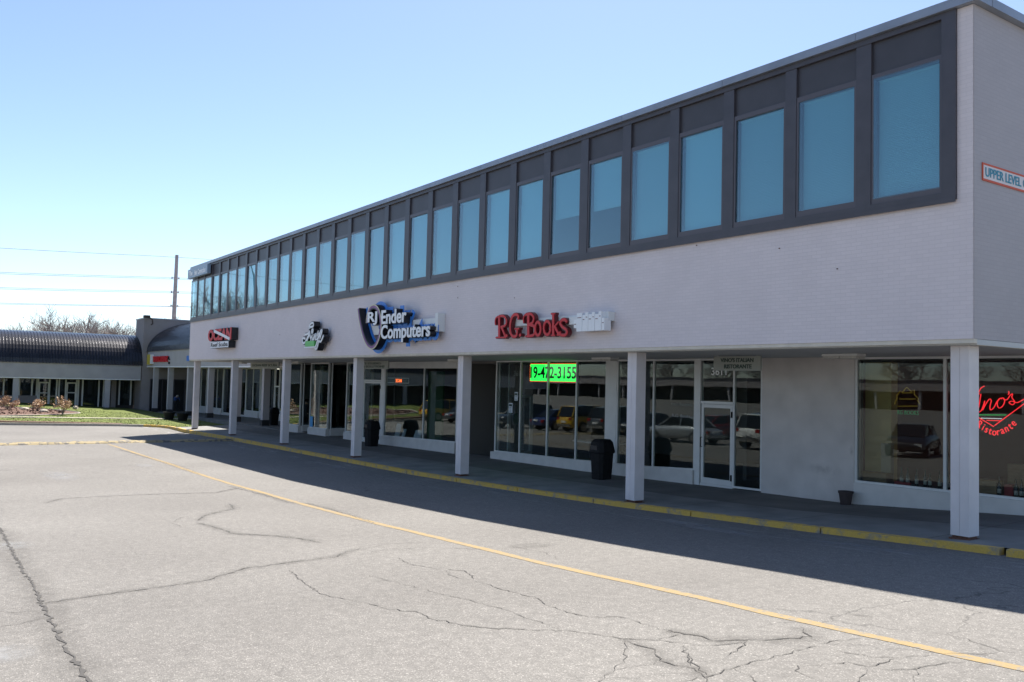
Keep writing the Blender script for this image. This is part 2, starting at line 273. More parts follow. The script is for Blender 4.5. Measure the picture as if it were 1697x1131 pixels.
def stain(m, c, rx, rz, col):   # a scuffed patch on a wall round point c
    nt = m.node_tree; b = nt.nodes['Principled BSDF']; L = nt.links.new; g = N(nt, 'ShaderNodeNewGeometry')
    sb = N(nt, 'ShaderNodeVectorMath', operation='SUBTRACT'); L(g.outputs['Position'], sb.inputs[0]); sb.inputs[1].default_value = c
    ml = N(nt, 'ShaderNodeVectorMath', operation='MULTIPLY'); L(sb.outputs[0], ml.inputs[0]); ml.inputs[1].default_value = (1/rx, 0, 1/rz); ln = N(nt, 'ShaderNodeVectorMath', operation='LENGTH'); L(ml.outputs[0], ln.inputs[0])
    r = N(nt, 'ShaderNodeMapRange'); r.inputs[1].default_value = .1; r.inputs[2].default_value = 1; r.inputs[3].default_value = .5; r.inputs[4].default_value = 0; L(ln.outputs['Value'], r.inputs[0])
    n = N(nt, 'ShaderNodeTexNoise', i_Scale=5.0, i_Detail=8, i_Roughness=.7); L(g.outputs['Position'], n.inputs['Vector']); r2 = N(nt, 'ShaderNodeMapRange'); r2.inputs[1].default_value = .35; r2.inputs[2].default_value = .65; L(n.outputs[0], r2.inputs[0])
    mm = N(nt, 'ShaderNodeMath', operation='MULTIPLY'); L(r.outputs[0], mm.inputs[0]); L(r2.outputs[0], mm.inputs[1])
    src = b.inputs['Base Color'].links[0].from_socket; mx = N(nt, 'ShaderNodeMix', data_type='RGBA'); L(mm.outputs[0], mx.inputs[0]); L(src, mx.inputs[6]); mx.inputs[7].default_value = (*col, 1); L(mx.outputs[2], b.inputs['Base Color'])
c_ = onY(1365, 778, 4.14); stain(M['plaster'], c_, .55, .16, (.16,.14,.13)); c_ = onY(1411, 748, 4.14); stain(M['plaster'], c_, .06, .14, (.05,.045,.04))

def stain_mat(name, col, amt, scale):
    m = bpy.data.materials.new(name); m.use_nodes = True; nt = m.node_tree; b = nt.nodes['Principled BSDF']; L = nt.links.new
    b.inputs['Base Color'].default_value = (*col, 1); b.inputs['Roughness'].default_value = .9
    at = N(nt, 'ShaderNodeAttribute', attribute_name='mask'); g = N(nt, 'ShaderNodeNewGeometry'); n = N(nt, 'ShaderNodeTexNoise', i_Scale=scale, i_Detail=8, i_Roughness=.75); L(g.outputs['Position'], n.inputs['Vector'])
    r = N(nt, 'ShaderNodeMapRange'); r.inputs[1].default_value = .35; r.inputs[2].default_value = .68; r.inputs[4].default_value = amt; L(n.outputs[0], r.inputs[0])
    mm = N(nt, 'ShaderNodeMath', operation='MULTIPLY'); L(at.outputs['Fac'], mm.inputs[0]); L(r.outputs[0], mm.inputs[1]); L(mm.outputs[0], b.inputs['Alpha']); return m
M['stain'] = stain_mat('dark_stain', (.085,.078,.07), .34, 3.5); M['salt'] = stain_mat('pale_stain', (.34,.34,.34), .6, 3.0)

def vary(m, lo, hi):    # each object of this material a little lighter or darker
    nt = m.node_tree; b = nt.nodes['Principled BSDF']; L = nt.links.new; oi = N(nt, 'ShaderNodeObjectInfo'); r = N(nt, 'ShaderNodeMapRange'); r.inputs[3].default_value = lo; r.inputs[4].default_value = hi; L(oi.outputs['Random'], r.inputs[0])
    v = N(nt, 'ShaderNodeVectorMath', operation='SCALE'); v.inputs[0].default_value = b.inputs['Base Color'].default_value[:3]; L(r.outputs[0], v.inputs['Scale']); L(v.outputs[0], b.inputs['Base Color'])
vary(M['blind'], .72, 1.22)
# ================================================================= GROUND
def grid(xs, ys, zf, skip=None):
    mb = MB(); n = len(ys)
    mb.v = [(x, y, zf(x, y)) for x in xs for y in ys]
    for i in range(len(xs)-1):
        for j in range(n-1):
            if skip and skip((xs[i]+xs[i+1])/2, (ys[j]+ys[j+1])/2): continue
            mb.f.append((i*n+j, (i+1)*n+j, (i+1)*n+j+1, i*n+j+1)); mb.m.append(0)
    return mb
xs = [-700, -300, -150]+[a for a, b in LOT]+[40, 80, 200, 600]
xs = sorted(set(xs+[-90, -65, -60, -50, -43, -35, -27, -21, -15, -10, -6, -2, 2, 5, 8, 10]))
ys = [-700, -300, -150, -90, -60, -40, -30, -22, -16, -12, -9, -6, -4, -2, -1, 0, 2, 6, 15, 40, 90, 200, 700]
grid(xs, ys, lambda x, y: lot(x)).build('parking_lot', M['asphalt'])['kind'] = 'structure'
# walkway under the arcade: lighter outer slabs, darker-coloured strip by the shops
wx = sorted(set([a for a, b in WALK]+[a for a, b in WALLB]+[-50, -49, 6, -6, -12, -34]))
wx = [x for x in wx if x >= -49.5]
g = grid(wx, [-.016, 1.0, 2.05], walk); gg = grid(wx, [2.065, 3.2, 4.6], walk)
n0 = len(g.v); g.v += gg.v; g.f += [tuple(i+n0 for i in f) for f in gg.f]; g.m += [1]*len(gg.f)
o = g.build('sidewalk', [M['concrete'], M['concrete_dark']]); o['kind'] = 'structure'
# thin joints in the walk
mb = MB()
for k in range(32):
    x = -48.5+k*1.524*1.0+random.uniform(-.02, .02); z = .004
    if k % 2: mb.add([(x, .03, walk(x,.03)+z), (x+.014, .03, walk(x,.03)+z), (x+.014, 4.15, walk(x,4.15)+z), (x, 4.15, walk(x,4.15)+z)], [(0,1,2,3)])
for (a, b) in zip(wx, wx[1:]):
    for y in (2.05,):
        mb.add([(a, y, walk(a,y)+.004), (b, y, walk(b,y)+.004), (b, y+.018, walk(b,y+.018)+.004), (a, y+.018, walk(a,y+.018)+.004)], [(0,1,2,3)])
mb.build('sidewalk_joints', M['crack'])['kind'] = 'structure'
# kerb: yellow painted stones with open joints, then bending away round the lawn
KP = [(9,-.1),(.05,-.1),(-.02,-.1),(-3.1,-.1),(-6.2,-.1),(-9.3,-.1),(-12.4,-.1),(-15.5,-.1),(-18.6,-.1),(-21.7,-.1),(-24.8,-.1),(-27.9,-.1),(-31,-.1),(-34.1,-.1),(-37.2,-.1),(-40.3,-.1),(-43.4,-.1),(-46.4,-.08),(-48.6,.06),(-50.6,.14),(-52.2,-.1),(-53.2,-.9),(-54.0,-2.0),(-54.8,-3.6),(-55.6,-5.6),(-56.6,-8.2),(-58,-11.5),(-60,-15.5),(-63,-20),(-67,-25)]
def kerbseg(mb, a, b, m, w0=.085, gap=.012):
    a = Vector((*a, 0)); b = Vector((*b, 0)); t = (b-a).normalized(); n = Vector((-t.y, t.x, 0)); a = a+t*gap; b = b-t*gap
    za, zb = max(interp(a.x, WALK), lot(a.x)+.10), max(interp(b.x, WALK), lot(b.x)+.10)
    def c(p, s, z): return (p.x+n.x*s, p.y+n.y*s, z)
    la, lb = lot(a.x)-.15, lot(b.x)-.15
    mb.hexa([c(a,w0,la), c(b,w0,lb), c(b,-w0,lb), c(a,-w0,la), c(a,w0*.8,za), c(b,w0*.8,zb), c(b,-w0*1.0,zb+.004), c(a,-w0*1.0,za+.004)], m)
mb = MB()
for i, (a, b) in enumerate(zip(KP, KP[1:])):
    if i == 1: continue
    kerbseg(mb, a, b, 0 if b[0] > -54 else 1, .085, .016 if i < 17 else .0)
o = mb.build('kerb', [M['kerb_y'], M['kerb']]); o['kind'] = 'structure'
# lawn and planting bed
def gz(x, y):
    base = max(lot(x), 0)+.13
    return base+.022*max(0, -54-x)*max(0, min(1, (4-y)/11))
edge = [(p[0]-.12, p[1]+.04) for p in KP[20:]]
mb = MB(); yy = [4.05, 3.0, 2.2, 1.2, .4, -.2, -.9, -2, -3.6, -5.6, -8.2, -11.5, -15.5, -20, -25]
def edgex(y):
    pts = sorted([(p[1], p[0]) for p in KP[20:]])
    return interp(y, pts)-.13
rows = []
for y in yy:
    x1 = edgex(y) if y < -.1 else interp(y, [(-.1,-52.3),(.4,-50.2),(1.2,-48.6),(2.2,-46.4),(3.0,-45.2),(4.05,-44)])
    rows.append([(x1+(-80.5-x1)*t, y, gz(x1+(-80.5-x1)*t, y)) for t in [0,.02,.06,.12,.2,.3,.4,.5,.6,.7,.8,.9,1]])
n = len(rows[0]); mb.v = [v for r in rows for v in r]
for i in range(len(rows)-1):
    for j in range(n-1): mb.f.append((i*n+j, (i+1)*n+j, (i+1)*n+j+1, i*n+j+1)); mb.m.append(0)
mb.f = [tuple(reversed(f)) for f in mb.f]
# short blades roughening the lawn
for k in range(7000):
    y = random.uniform(-14, 3.9); x1 = edgex(y) if y < -.1 else interp(y, [(-.1,-52.3),(.4,-50.2),(1.2,-48.6),(2.2,-46.4),(3.0,-45.2),(4.05,-44)])
    x = x1-.1-random.random()**1.6*20
    z = gz(x, y); h = random.uniform(.015, .045); a = random.uniform(0, 3.14); dx, dy = .05*math.cos(a), .05*math.sin(a)
    mb.add([(x-dx, y-dy, z-.01), (x+dx, y+dy, z-.01), (x+random.uniform(-.04,.04), y, z+h)], [(0,1,2)])
mb.build('lawn', M['grass'])['kind'] = 'stuff'
def blob(cx, cy, rx, ry, zf, n=40, seed=1, amp=.06):
    rr = random.Random(seed); ph = [rr.uniform(0, 6.28) for _ in range(4)]
    return [(cx+rx*math.cos(a)*(1+amp*math.sin(3*a+ph[0])), cy+ry*math.sin(a)*(1+amp*math.sin(2*a+ph[1]))) for a in [2*math.pi*k/n for k in range(n)]]
mb = MB(); out = blob(-67.5, -10.4, 5.6, 7.4, None)
rings = []
for s_, dz in ((1, .02), (.8, .07), (.5, .12), (.2, .15)):
    rings.append([(-67.5+(x+67.5)*s_, -10.4+(y+10.4)*s_) for x, y in out])
vs = [(x, y, gz(x, y)+dz) for r_, dz in zip(rings, (.02, .08, .13, .16)) for x, y in r_]+[(-67.5, -10.4, gz(-67.5,-10.4)+.17)]
n = 40; fs = []
for i in range(3):
    for k in range(n): fs.append((i*n+k, i*n+(k+1) % n, (i+1)*n+(k+1) % n, (i+1)*n+k))
for k in range(n): fs.append((3*n+k, 3*n+(k+1) % n, 4*n))
mb.add(vs, fs)
for k in range(1500):   # bark chips
    a = random.uniform(0, 6.28); q = math.sqrt(random.random())*.97; x = -67.5+5.3*q*math.cos(a); y = -10.4+7.1*q*math.sin(a); z = gz(x, y)+.05+.1*(1-q); s_ = random.uniform(.04, .11); t = random.uniform(0, 3)
    mb.add([(x-s_*math.cos(t), y-s_*math.sin(t), z), (x+s_*math.cos(t), y+s_*math.sin(t), z+.02), (x+.03, y+.03, z+s_)], [(0,1,2)])
mb.build('mulch_bed', M['mulch'])['kind'] = 'stuff'
mb = MB(); mb.tube([(x, y, gz(x, y)+.03) for x, y in out+out[:1]], .045, 5)
o = mb.build('bed_edging', M['edging'], loc=(-67.5, -10.4, .3)); tag(o, 'pale edging strip curving round the mulch bed on the lawn', 'garden edging')
mb = MB(); path = [(-61.2, -12), (-60.9, -7), (-60.6, -3), (-60.4, 0), (-60.2, 4.0)]
for (a, b), (c, d) in zip(path, path[1:]):
    mb.hexa([(a-.35,b,gz(a,b)-.1),(a+.35,b,gz(a,b)-.1),(c+.35,d,gz(c,d)-.1),(c-.35,d,gz(c,d)-.1),(a-.35,b,gz(a,b)+.03),(a+.35,b,gz(a,b)+.03),(c+.35,d,gz(c,d)+.03),(c-.35,d,gz(c,d)+.03)])
mb.build('garden_path', M['kerb'])['kind'] = 'structure'
# strip of mulch just behind the far kerb
mb = MB()
for (a, b) in zip(KP[22:], KP[23:]):
    mb.add([(a[0]-.15, a[1], gz(a[0]-.15,a[1])+.03), (b[0]-.15, b[1], gz(b[0]-.15,b[1])+.03), (b[0]-.9, b[1]+.1, gz(b[0]-.9,b[1])+.03), (a[0]-.9, a[1]+.1, gz(a[0]-.9,a[1])+.03)], [(0,1,2,3)])
mb.build('mulch_strip', M['mulch'])['kind'] = 'stuff'
# painted lane line (worn) and speed hump
mb = MB(); rr = random.Random(3); prev = None
pts = [(40-k*.5, -6.0+.02*math.sin(k*.35)+.012*rr.uniform(-1,1)) for k in range(0, 153)]
for i, (x, y) in enumerate(pts[:-1]):
    x2, y2 = pts[i+1]; w1, w2 = .075+.006*math.sin(i*1.7), .075+.006*math.sin((i+1)*1.7)
    mb.add([(x, y-w1, lot(x)+.004), (x, y+w1, lot(x)+.004), (x2, y2+w2, lot(x2)+.004), (x2, y2-w2, lot(x2)+.004)], [(0,1,2,3)])
mb.build('lane_line', M['line'])['kind'] = 'structure'
mb = MB(); ys_ = [-24+i*.25 for i in range(96)]; prof = [(-.36, -.02), (-.28, .05), (-.14, .10), (.02, .12), (.17, .10), (.29, .05), (.37, -.02)]
vs = []; 
for y in ys_:
    for px_, pz in prof: vs.append((-37.0+px_+rr.uniform(-.02,.02), y, lot(-37)+pz*(.85+rr.uniform(-.15,.2)) if pz > 0 else lot(-37)-.02))
k = len(prof); fs = [(i*k+j, (i+1)*k+j, (i+1)*k+j+1, i*k+j+1) for i in range(len(ys_)-1) for j in range(k-1)]
mb.add(vs, [tuple(reversed(f)) for f in fs])
o = mb.build('speed_hump', M['bump'], loc=(-37, -8, .2)); tag(o, 'rough speed hump with chipped yellow paint across the lane', 'speed hump')
# cracks traced over the lot
CR = [
 (.045,[(0,875),(8,891),(18,909),(28,929),(44,955),(60,983),(70,1003),(80,1023),(96,1047),(108,1073),(124,1095),(142,1127),(150,1145)]),
 (.02,[(71,1001),(120,993),(191,983),(271,973),(347,961),(403,943),(478,933),(558,923),(574,915),(600,909)]),
 (.014,[(-20,1014),(30,1016),(66,1011)]),(.014,[(-20,1040),(30,1036),(68,1026)]),
 (.022,[(74,835),(100,827),(171,823),(271,819),(359,817),(395,809)]),
 (.022,[(325,865),(339,855),(371,847),(387,844),(381,835)]),(.025,[(327,867),(359,875),(387,885),(459,889),(510,895),(530,900)]),(.014,[(303,875),(285,867),(299,859),(310,856)]),
 (.012,[(387,885),(478,889),(540,890),(600,887)]),(.016,[(143,782),(191,786),(279,790)]),(.02,[(-20,779),(28,780)]),(.012,[(478,945),(530,985),(598,999)]),
 (.02,[(379,806),(435,820),(478,833.5),(510,835),(550,845),(598,860),(622,868)]),(.02,[(195,745),(240,757),(290,772),(330,786)]),
 (.014,[(658,924),(679,936),(733,944)]),(.016,[(733,943),(768.6,947),(780,953),(786,962)]),(.010,[(739,945),(748,955),(786,963)]),
 (.014,[(786,963),(840,979),(892,992),(908,1003.7),(937,1015),(976,1023),(1034,1023.8),(1063.5,1034.5),(1093,1043),(1150,1054)]),
 (.014,[(600,999),(635.7,1008.5),(687.5,1015),(720,1027),(755.6,1034.5),(794.5,1040),(875.5,1044),(937,1046.5),(989,1051.6),(1031,1058.8),(1086,1062),(1150,1068.5)]),
 (.009,[(600,952),(707,978),(762,992),(827,1008.5),(875.5,1024.7),(937,1046)]),(.012,[(600,919),(639,911),(671,909.7),(713,908),(811,911)]),(.012,[(600,909.7),(648.6,901.5),(700,900)]),
 (.010,[(841.5,905),(869,909.7),(901.5,916),(924,926)]),
 (.012,[(1034,1060),(1034,1081.5),(1037.6,1089.6),(1021,1107),(1002,1125),(990,1140)]),(.018,[(1031,1059),(1054,1070),(1080,1076.6),(1093,1096),(1118.6,1102.5),(1150,1107),(1170,1125)]),
 (.012,[(1021,1112),(1086,1099)]),(.010,[(1093,1078),(1131,1081.5)]),(.012,[(1135,1068.5),(1135,1084.7),(1144.6,1104)]),
 (.018,[(1100,1045.6),(1135,1051),(1163,1056),(1181,1063),(1216,1060.8),(1276,1061.5),(1343,1056),(1325,1038.6)]),(.014,[(1086,1062),(1100,1058),(1138.7,1051)]),
 (.012,[(1135,1072),(1205.6,1068.5),(1237,1063)]),(.012,[(1237,1063),(1223,1079),(1200,1090)]),
 (.012,[(1346,1058),(1367.4,1066.8),(1399,1061.5),(1427,1058)]),(.013,[(1367,1067),(1325,1079),(1279.5,1089.6),(1230,1103.7),(1167,1123),(1128,1130)]),
 (.013,[(1367,1073.8),(1402.6,1082.6),(1448,1089.6),(1490.6,1091.4),(1540,1086)]),(.012,[(1135,1072),(1138.7,1089.6),(1156,1107),(1170,1125),(1180,1140)]),
 (.011,[(1219.6,1107),(1251,1128),(1262,1140)]),(.010,[(1297,1068.5),(1325,1078)]),(.013,[(1357,1103.7),(1402.6,1098),(1438,1107),(1490,1091)]),(.012,[(1346,1125),(1318,1112.5),(1325,1104),(1357,1103)]),
 (.012,[(1438,1107),(1424,1128),(1418,1140)]),(.012,[(1445,1110.8),(1518.7,1109),(1557,1100),(1600,1098)]),(.010,[(1518.7,1109),(1516,1130)]),
 (.012,[(1536,1051),(1585.6,1054.5),(1621,1067),(1656,1079),(1700,1086)]),(.010,[(1550,1082.6),(1600,1084),(1656,1082)]),(.010,[(1400,1018),(1432,1022),(1458,1023)]),
 (.016,[(600,812),(700,830),(800,838),(900,842)]),(.012,[(800,849),(860,846)]),(.012,[(1070,860),(1160,880),(1300,900)]),
]
rr = random.Random(11); mb = MB(); CRP = []
for wd, pts in CR:
    P = [onLot(x, y) for x, y in pts]; Q = []; wd *= .8; CRP.append((wd, P))
    for a, b in zip(P, P[1:]):
        L = (b-a).length; n = max(1, int(L/.07))
        n = min(n, 90)
        for k in range(n):
            t = k/n; q = a.lerp(b, t); j = min(.028, L*.1)
            Q.append((q.x+rr.uniform(-j, j), q.y+rr.uniform(-j, j)))
    Q.append((P[-1].x, P[-1].y)); m = len(Q); L_ = []; R_ = []
    for i in range(m):
        a = Vector(Q[max(0, i-1)]); b = Vector(Q[min(m-1, i+1)]); t = (b-a).normalized(); nn = Vector((-t.y, t.x)); ww = wd*.5*rr.uniform(.15, 1.5)*(min(1, (i+1)/4, (m-i)/4))
        p = Vector(Q[i]); l = p+nn*ww; r_ = p-nn*ww; L_.append((l.x, l.y, lot(l.x)+.006)); R_.append((r_.x, r_.y, lot(r_.x)+.006))
    mb.add(L_+R_, [(i, m+i, m+i+1, i+1) for i in range(m-1)])
mb.build('asphalt_cracks', M['crack'])['kind'] = 'structure'
# dirt gathered along the cracks, oil marks and salt patches
mb = MB(); mask = []
for k, (wd, P) in enumerate(CRP):
    if wd < .013: continue
    W_ = .10+wd*4.5; m = len(P); V = []
    Q = []
    for a, b in zip(P, P[1:]):
        for j in range(4): Q.append(a.lerp(b, j/4))
    Q.append(P[-1]); m = len(Q)
    for i in range(m):
        t = (Q[min(m-1,i+1)]-Q[max(0,i-1)]); t.z = 0; t.normalize(); nn = Vector((-t.y, t.x, 0)); ww = W_*rr.uniform(.7, 1.3); e = 1 if 0 < i < m-1 else 0
        for s_, a_ in ((-1,0),(-.35,.75),(0,1),(.35,.75),(1,0)): q = Q[i]+nn*ww*s_; V.append((q.x, q.y, lot(q.x)+.0035)); mask.append(a_*e)
    mb.add(V, [(i*5+j, (i+1)*5+j, (i+1)*5+j+1, i*5+j+1) for i in range(m-1) for j in range(4)], 0)
def disc(px_, py_, rx, ry, mi):
    c = onLot(px_, py_); V = [(c.x, c.y, lot(c.x)+.005)]; mask.append(1); n = 24
    for ring, a_ in ((.5,.8),(1,0)):
        for k in range(n):
            t = 2*math.pi*k/n; x = c.x+rx*ring*math.cos(t); V.append((x, c.y+ry*ring*math.sin(t), lot(x)+.005)); mask.append(a_)
    F = [(0, 1+k, 1+(k+1) % n) for k in range(n)]+[(1+k, 1+n+k, 1+n+(k+1) % n, 1+(k+1) % n) for k in range(n)]
    mb.add(V, F, mi)
for a_ in ((102, 790, 1.5, .5, 1), (90, 786, .9, .4, 1), (240, 772, .8, .3, 1), (1432, 1022, .28, .08, 0), (880, 905, .35, .5, 0), (15, 905, .5, .4, 1), (8, 1085, .4, .3, 1), (1180, 878, 1.2, .25, 1), (1420, 905, 1.3, .22, 1), (820, 812, 1.6, .25, 1), (1140, 868, .7, .15, 1), (560, 776, 2.0, .2, 1)): disc(*a_)
o = mb.build('asphalt_stains', [M['stain'], M['salt']]); o['kind'] = 'structure'; at = o.data.attributes.new('mask', 'FLOAT', 'POINT'); at.data.foreach_set('value', mask)

# ================================================================= MAIN BUILDING
XL, XR = -46.4, -.49; ZT, ZB = 9.64, 4.34
B = empty('shopping_arcade_building', (-23, 0, 0))
tag(B, 'long two storey painted brick shop building with dark window band above an arcade', 'building')
WX = [-1.03,-2.58,-4.09,-5.62,-7.15,-8.69,-10.23,-11.78,-13.33,-14.88,-16.44,-17.99,-19.55,-21.1,-22.66,-24.21,-25.76,-27.3,-28.84,-30.38,-31.9,-33.43,-34.94,-36.45,-37.94,-39.43,-40.91,-42.37,-43.82,-45.22]
GW = 1.17
mb = MB()
mb.box(XL, XR-.30, .0, .30, ZB, 6.56)                      # brick band under the windows
mb.box(XR-.30, XR-.012, .0, .30, ZB, ZT)                      # corner pier
mb.box(XL, XR-.012, .3, .32, ZT-.05, ZT)
mb.build('brick_wall', M['brick'], B)
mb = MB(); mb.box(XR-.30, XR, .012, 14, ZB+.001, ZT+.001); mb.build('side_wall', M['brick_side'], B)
mb = MB(); mb.box(XL-.02, XL+.25, .305, 14, ZB, ZT-.002); mb.box(XL+.25, XR-.3, 13.7, 14, 0, ZT-.004); mb.build('end_wall', M['stucco'], B)
mb = MB()  # coping with joints
xs_ = [XL-.10]+[XL+3.05*k+1.2 for k in range(15)]+[XR+.12]
for a, b in zip(xs_, xs_[1:]): mb.box(a+.004, b-.004, -.12, .35, 9.645, 9.79)
mb.box(XR-.3, XR+.12, .355, 14.1, 9.645, 9.79); mb.box(XL-.10, XL+.3, .355, 14.1, 9.645, 9.79)
mb.build('coping', M['coping'], B)
mb = MB(); mb.box(XL+.05, XR-.31, .33, 13.9, 9.5, 9.62); mb.build('roof', M['dark'], B)
# curtain wall: rails and mullions
mb = MB(); bl, br_ = XL+.0, -.752
mb.box(bl, br_, -.05, .10, 9.545, 9.64); mb.box(bl, br_, -.05, .10, 6.565, 6.70)
edges = [br_]+[ (WX[i]-GW+WX[i+1])/2 for i in range(29)]+[bl]
mb.box(br_-.0, WX[0]+.045, -.05, .10, 6.70, 9.545); 
for i in range(29):
    a = WX[i]-GW-.045; b = WX[i+1]+.045; mb.box(b, a, -.035, .10, 6.70, 9.545)
if bl < WX[29]-GW-.05: mb.box(bl, WX[29]-GW-.045, -.05, .10, 6.70, 9.545)
mb.box(bl, br_, -.07, -.052, 6.52, 6.60)
mb.build('window_band_frame', M['frame'], B)
# one window: opening frame, pane, blind, spandrel
def window(i, proto=None):
    x1 = WX[i]; x0 = x1-GW
    root = bpy.data.objects.new('window', wmesh['f']); COL.objects.link(root); root.parent = B; root.location = (x1+23, 0, 0)
    for k, nm in (('g', 'pane'), ('s', 'spandrel_panel')):
        c = bpy.data.objects.new(nm, wmesh[k]); COL.objects.link(c); c.parent = root
        if k == 'g': c.rotation_euler = (random.uniform(-.003,.003), 0, random.uniform(-.002,.002))
    drop = {5: .55, 6: .42}.get(i, 1)
    if drop > 0:
        c = bpy.data.objects.new('blind', wmesh['b'] if drop == 1 else wmesh['b2']); COL.objects.link(c); c.parent = root
wmesh = {}
def tmpmesh(mb, m, name):
    o = mb.build(name, m); me = o.data; bpy.data.objects.remove(o); return me
mb = MB(); f0, f1, z0, z1 = -GW-.042, .042, 6.76, 8.93; t = .042
mb.box(f0, f1, -.022, .09, z0-.058, z0+.05); mb.box(f0, f1, -.022, .09, z1-.05, z1+.045); mb.box(f0, f0+t, -.022, .09, z0+.05, z1-.05); mb.box(f1-t, f1, -.022, .09, z0+.05, z1-.05)
wmesh['f'] = tmpmesh(mb, M['frame_edge'], 'window')
mb = MB(); mb.box(-GW, 0, -.008, .004, z0+.03, z1-.03); wmesh['g'] = tmpmesh(mb, M['glass_up'], 'pane')
mb = MB(); mb.box(-GW-.043, .043, .02, .06, 8.976, 9.55); wmesh['s'] = tmpmesh(mb, M['spandrel'], 'spandrel_panel')
def blindmesh(zlow):
    mb = MB(); k = 0; z = z1-.04
    mb.box(-GW+.03, -.03, .10, .15, z-.05, z)
    z -= .05
    while z > zlow:
        mb.add([(-GW+.02, .108, z), (-.02, .108, z), (-.02, .145, z-.034), (-GW+.02, .145, z-.034), (-GW+.02, .110, z+.002), (-.02, .110, z+.002), (-.02, .147, z-.032), (-GW+.02, .147, z-.032)], [(0,3,2,1),(4,5,6,7),(0,1,5,4),(2,3,7,6)]); z -= .03
    return tmpmesh(mb, M['blind'], 'blind')
wmesh['b'] = blindmesh(6.80); wmesh['b2'] = blindmesh(7.75)
for i in range(30): window(i)
# upstairs rooms: floor, back wall, ceiling, strip lights' housings
mb = MB(); mb.box(XL+.3, XR-.31, .33, 6, 6.35, 6.5); mb.box(XL+.3, XR-.31, 6.0, 6.1, 6.5, 9.3); mb.box(XL+.3, XR-.31, .33, 6, 9.3, 9.4)
for k in range(11): mb.box(-4.5-4.1*k, -4.42-4.1*k, .34, 5.99, 6.51, 9.29)
mb.build('office_rooms', M['carpet'], B)
mb = MB()
for k in range(10): mb.box(-9.2-4.1*k, -8.0-4.1*k, 1.6, 1.8, 9.2, 9.28)
mb.build('office_light', M['white'], B)
# arcade soffit and fascia trim
mb = MB(); mb.box(XL+.02, XR-.0, .10, 4.35, 4.25, 4.335); mb.box(XL+.02, XL+.3, 4.35, 13.9, 4.25, 4.335); mb.box(XR-.5, XR, 4.352, 13.9, 4.25, 4.335); mb.build('soffit', M['soffit'], B)
mb = MB(); mb.box(XL+.02, XR, .012, .098, 4.27, 4.338); mb.box(XR-.09, XR-.012, .10, 4.3, 4.245, 4.249); mb.build('fascia_trim', M['trim'], B)
# columns
CX = [-.72,-8.41,-16.07,-23.7,-31.31,-38.89,-46.1]
def column(x, last=False):
    w_ = .30; zb = min(walk(x, .3), walk(x-w_, .6)); mb = MB()
    mb.box(x-w_, x-.155, .30, .60, zb+.06, 4.249); mb.box(x-.145, x, .30, .60, zb+.06, 4.249); mb.box(x-.16, x-.14, .306, .594, zb+.06, 4.249)
    c = mb.build('column', M['column'], B)
    mb = MB(); mb.box(x-w_-.02, x+.02, .28, .62, zb-.03, zb+.018); mb.box(x-w_+.02, x-.02, .32, .58, zb+.018, zb+.06); mb.build('base_plate', M['rust'], c)
for x in CX: column(x)
# ---------------- shopfronts (plane Y = 4.2)
YS = 4.2
def bulk(mb, x0, x1, z0, z1, y=YS):   # low painted wall with a ledge; z = sill height at each end
    mb.hexa([(x0,y-.10,walk(x0,y)-.1),(x1,y-.10,walk(x1,y)-.1),(x1,y+.12,walk(x1,y)-.1),(x0,y+.12,walk(x0,y)-.1),(x0,y-.10,z0),(x1,y-.10,z1),(x1,y+.12,z1),(x0,y+.12,z0)])
def glazing(name, bars, zs0, zs1, top=4.245, y=YS, t=.05, mats=('alu', 'glass'), parent=None, head=.05):
    """bars: x positions of uprights (right to left or left to right); sill height from zs0 (low x) to zs1 (high x)"""
    bars = sorted(bars); x0, x1 = bars[0], bars[-1]; zf = lambda x: zs0+(zs1-zs0)*(x-x0)/(x1-x0)
    mb = MB()
    for x in bars: mb.box(x-t/2, x+t/2, y-.03, y+.05, zf(x), top)
    for a, b in zip(bars, bars[1:]):
        a += t/2; b -= t/2
        mb.hexa([(a,y-.028,zf(a)),(b,y-.028,zf(b)),(b,y+.048,zf(b)),(a,y+.048,zf(a)),(a,y-.028,zf(a)+.05),(b,y-.028,zf(b)+.05),(b,y+.048,zf(b)+.05),(a,y+.048,zf(a)+.05)])
        mb.box(a, b, y-.028, y+.048, top-head, top)
    f = mb.build(name, M[mats[0]], parent or B)
    for a, b in zip(bars, bars[1:]):
        mb = MB(); a += t/2; b -= t/2
        mb.hexa([(a,y+.004,zf(a)+.045),(b,y+.004,zf(b)+.045),(b,y+.014,zf(b)+.045),(a,y+.014,zf(a)+.045),(a,y+.004,top-head+.005),(b,y+.004,top-head+.005),(b,y+.014,top-head+.005),(a,y+.014,top-head+.005)])
        mb.build('pane', M[mats[1]], f)
    return f
for a_ in ((-5.3, -.95, 1.41, 1.46), (-20.2, -10.22, .93, 1.20), (-29.25, -22.75, .90, 1.05), (-41.5, -39.35, .78, .80), (-37.95, -35.5, .79, .84), (-33.3, -31.6, .84, .88)):
    mb = MB(); bulk(mb, *a_); mb.build('bulkhead', M['kickwall'], B)
mb = MB(); mb.box(-7.92, -5.325, YS-.06, YS+.2, .6, 4.248); mb.box(-.95, -.8, YS-.08, YS+.2, .9, 4.248); mb.box(-.95, -.8, YS+.2, 13.6, .9, 4.24); mb.build('plain_wall', M['plaster'], B)
glazing('shop_window', [-5.30, -3.24, -.98], 1.41, 1.46, t=.06)
glazing('shop_window', [-13.4, -11.84, -10.23], 1.03, 1.20)
glazing('shop_window', [-20.03, -18.5, -16.92, -15.38, -13.92], .93, 1.03)
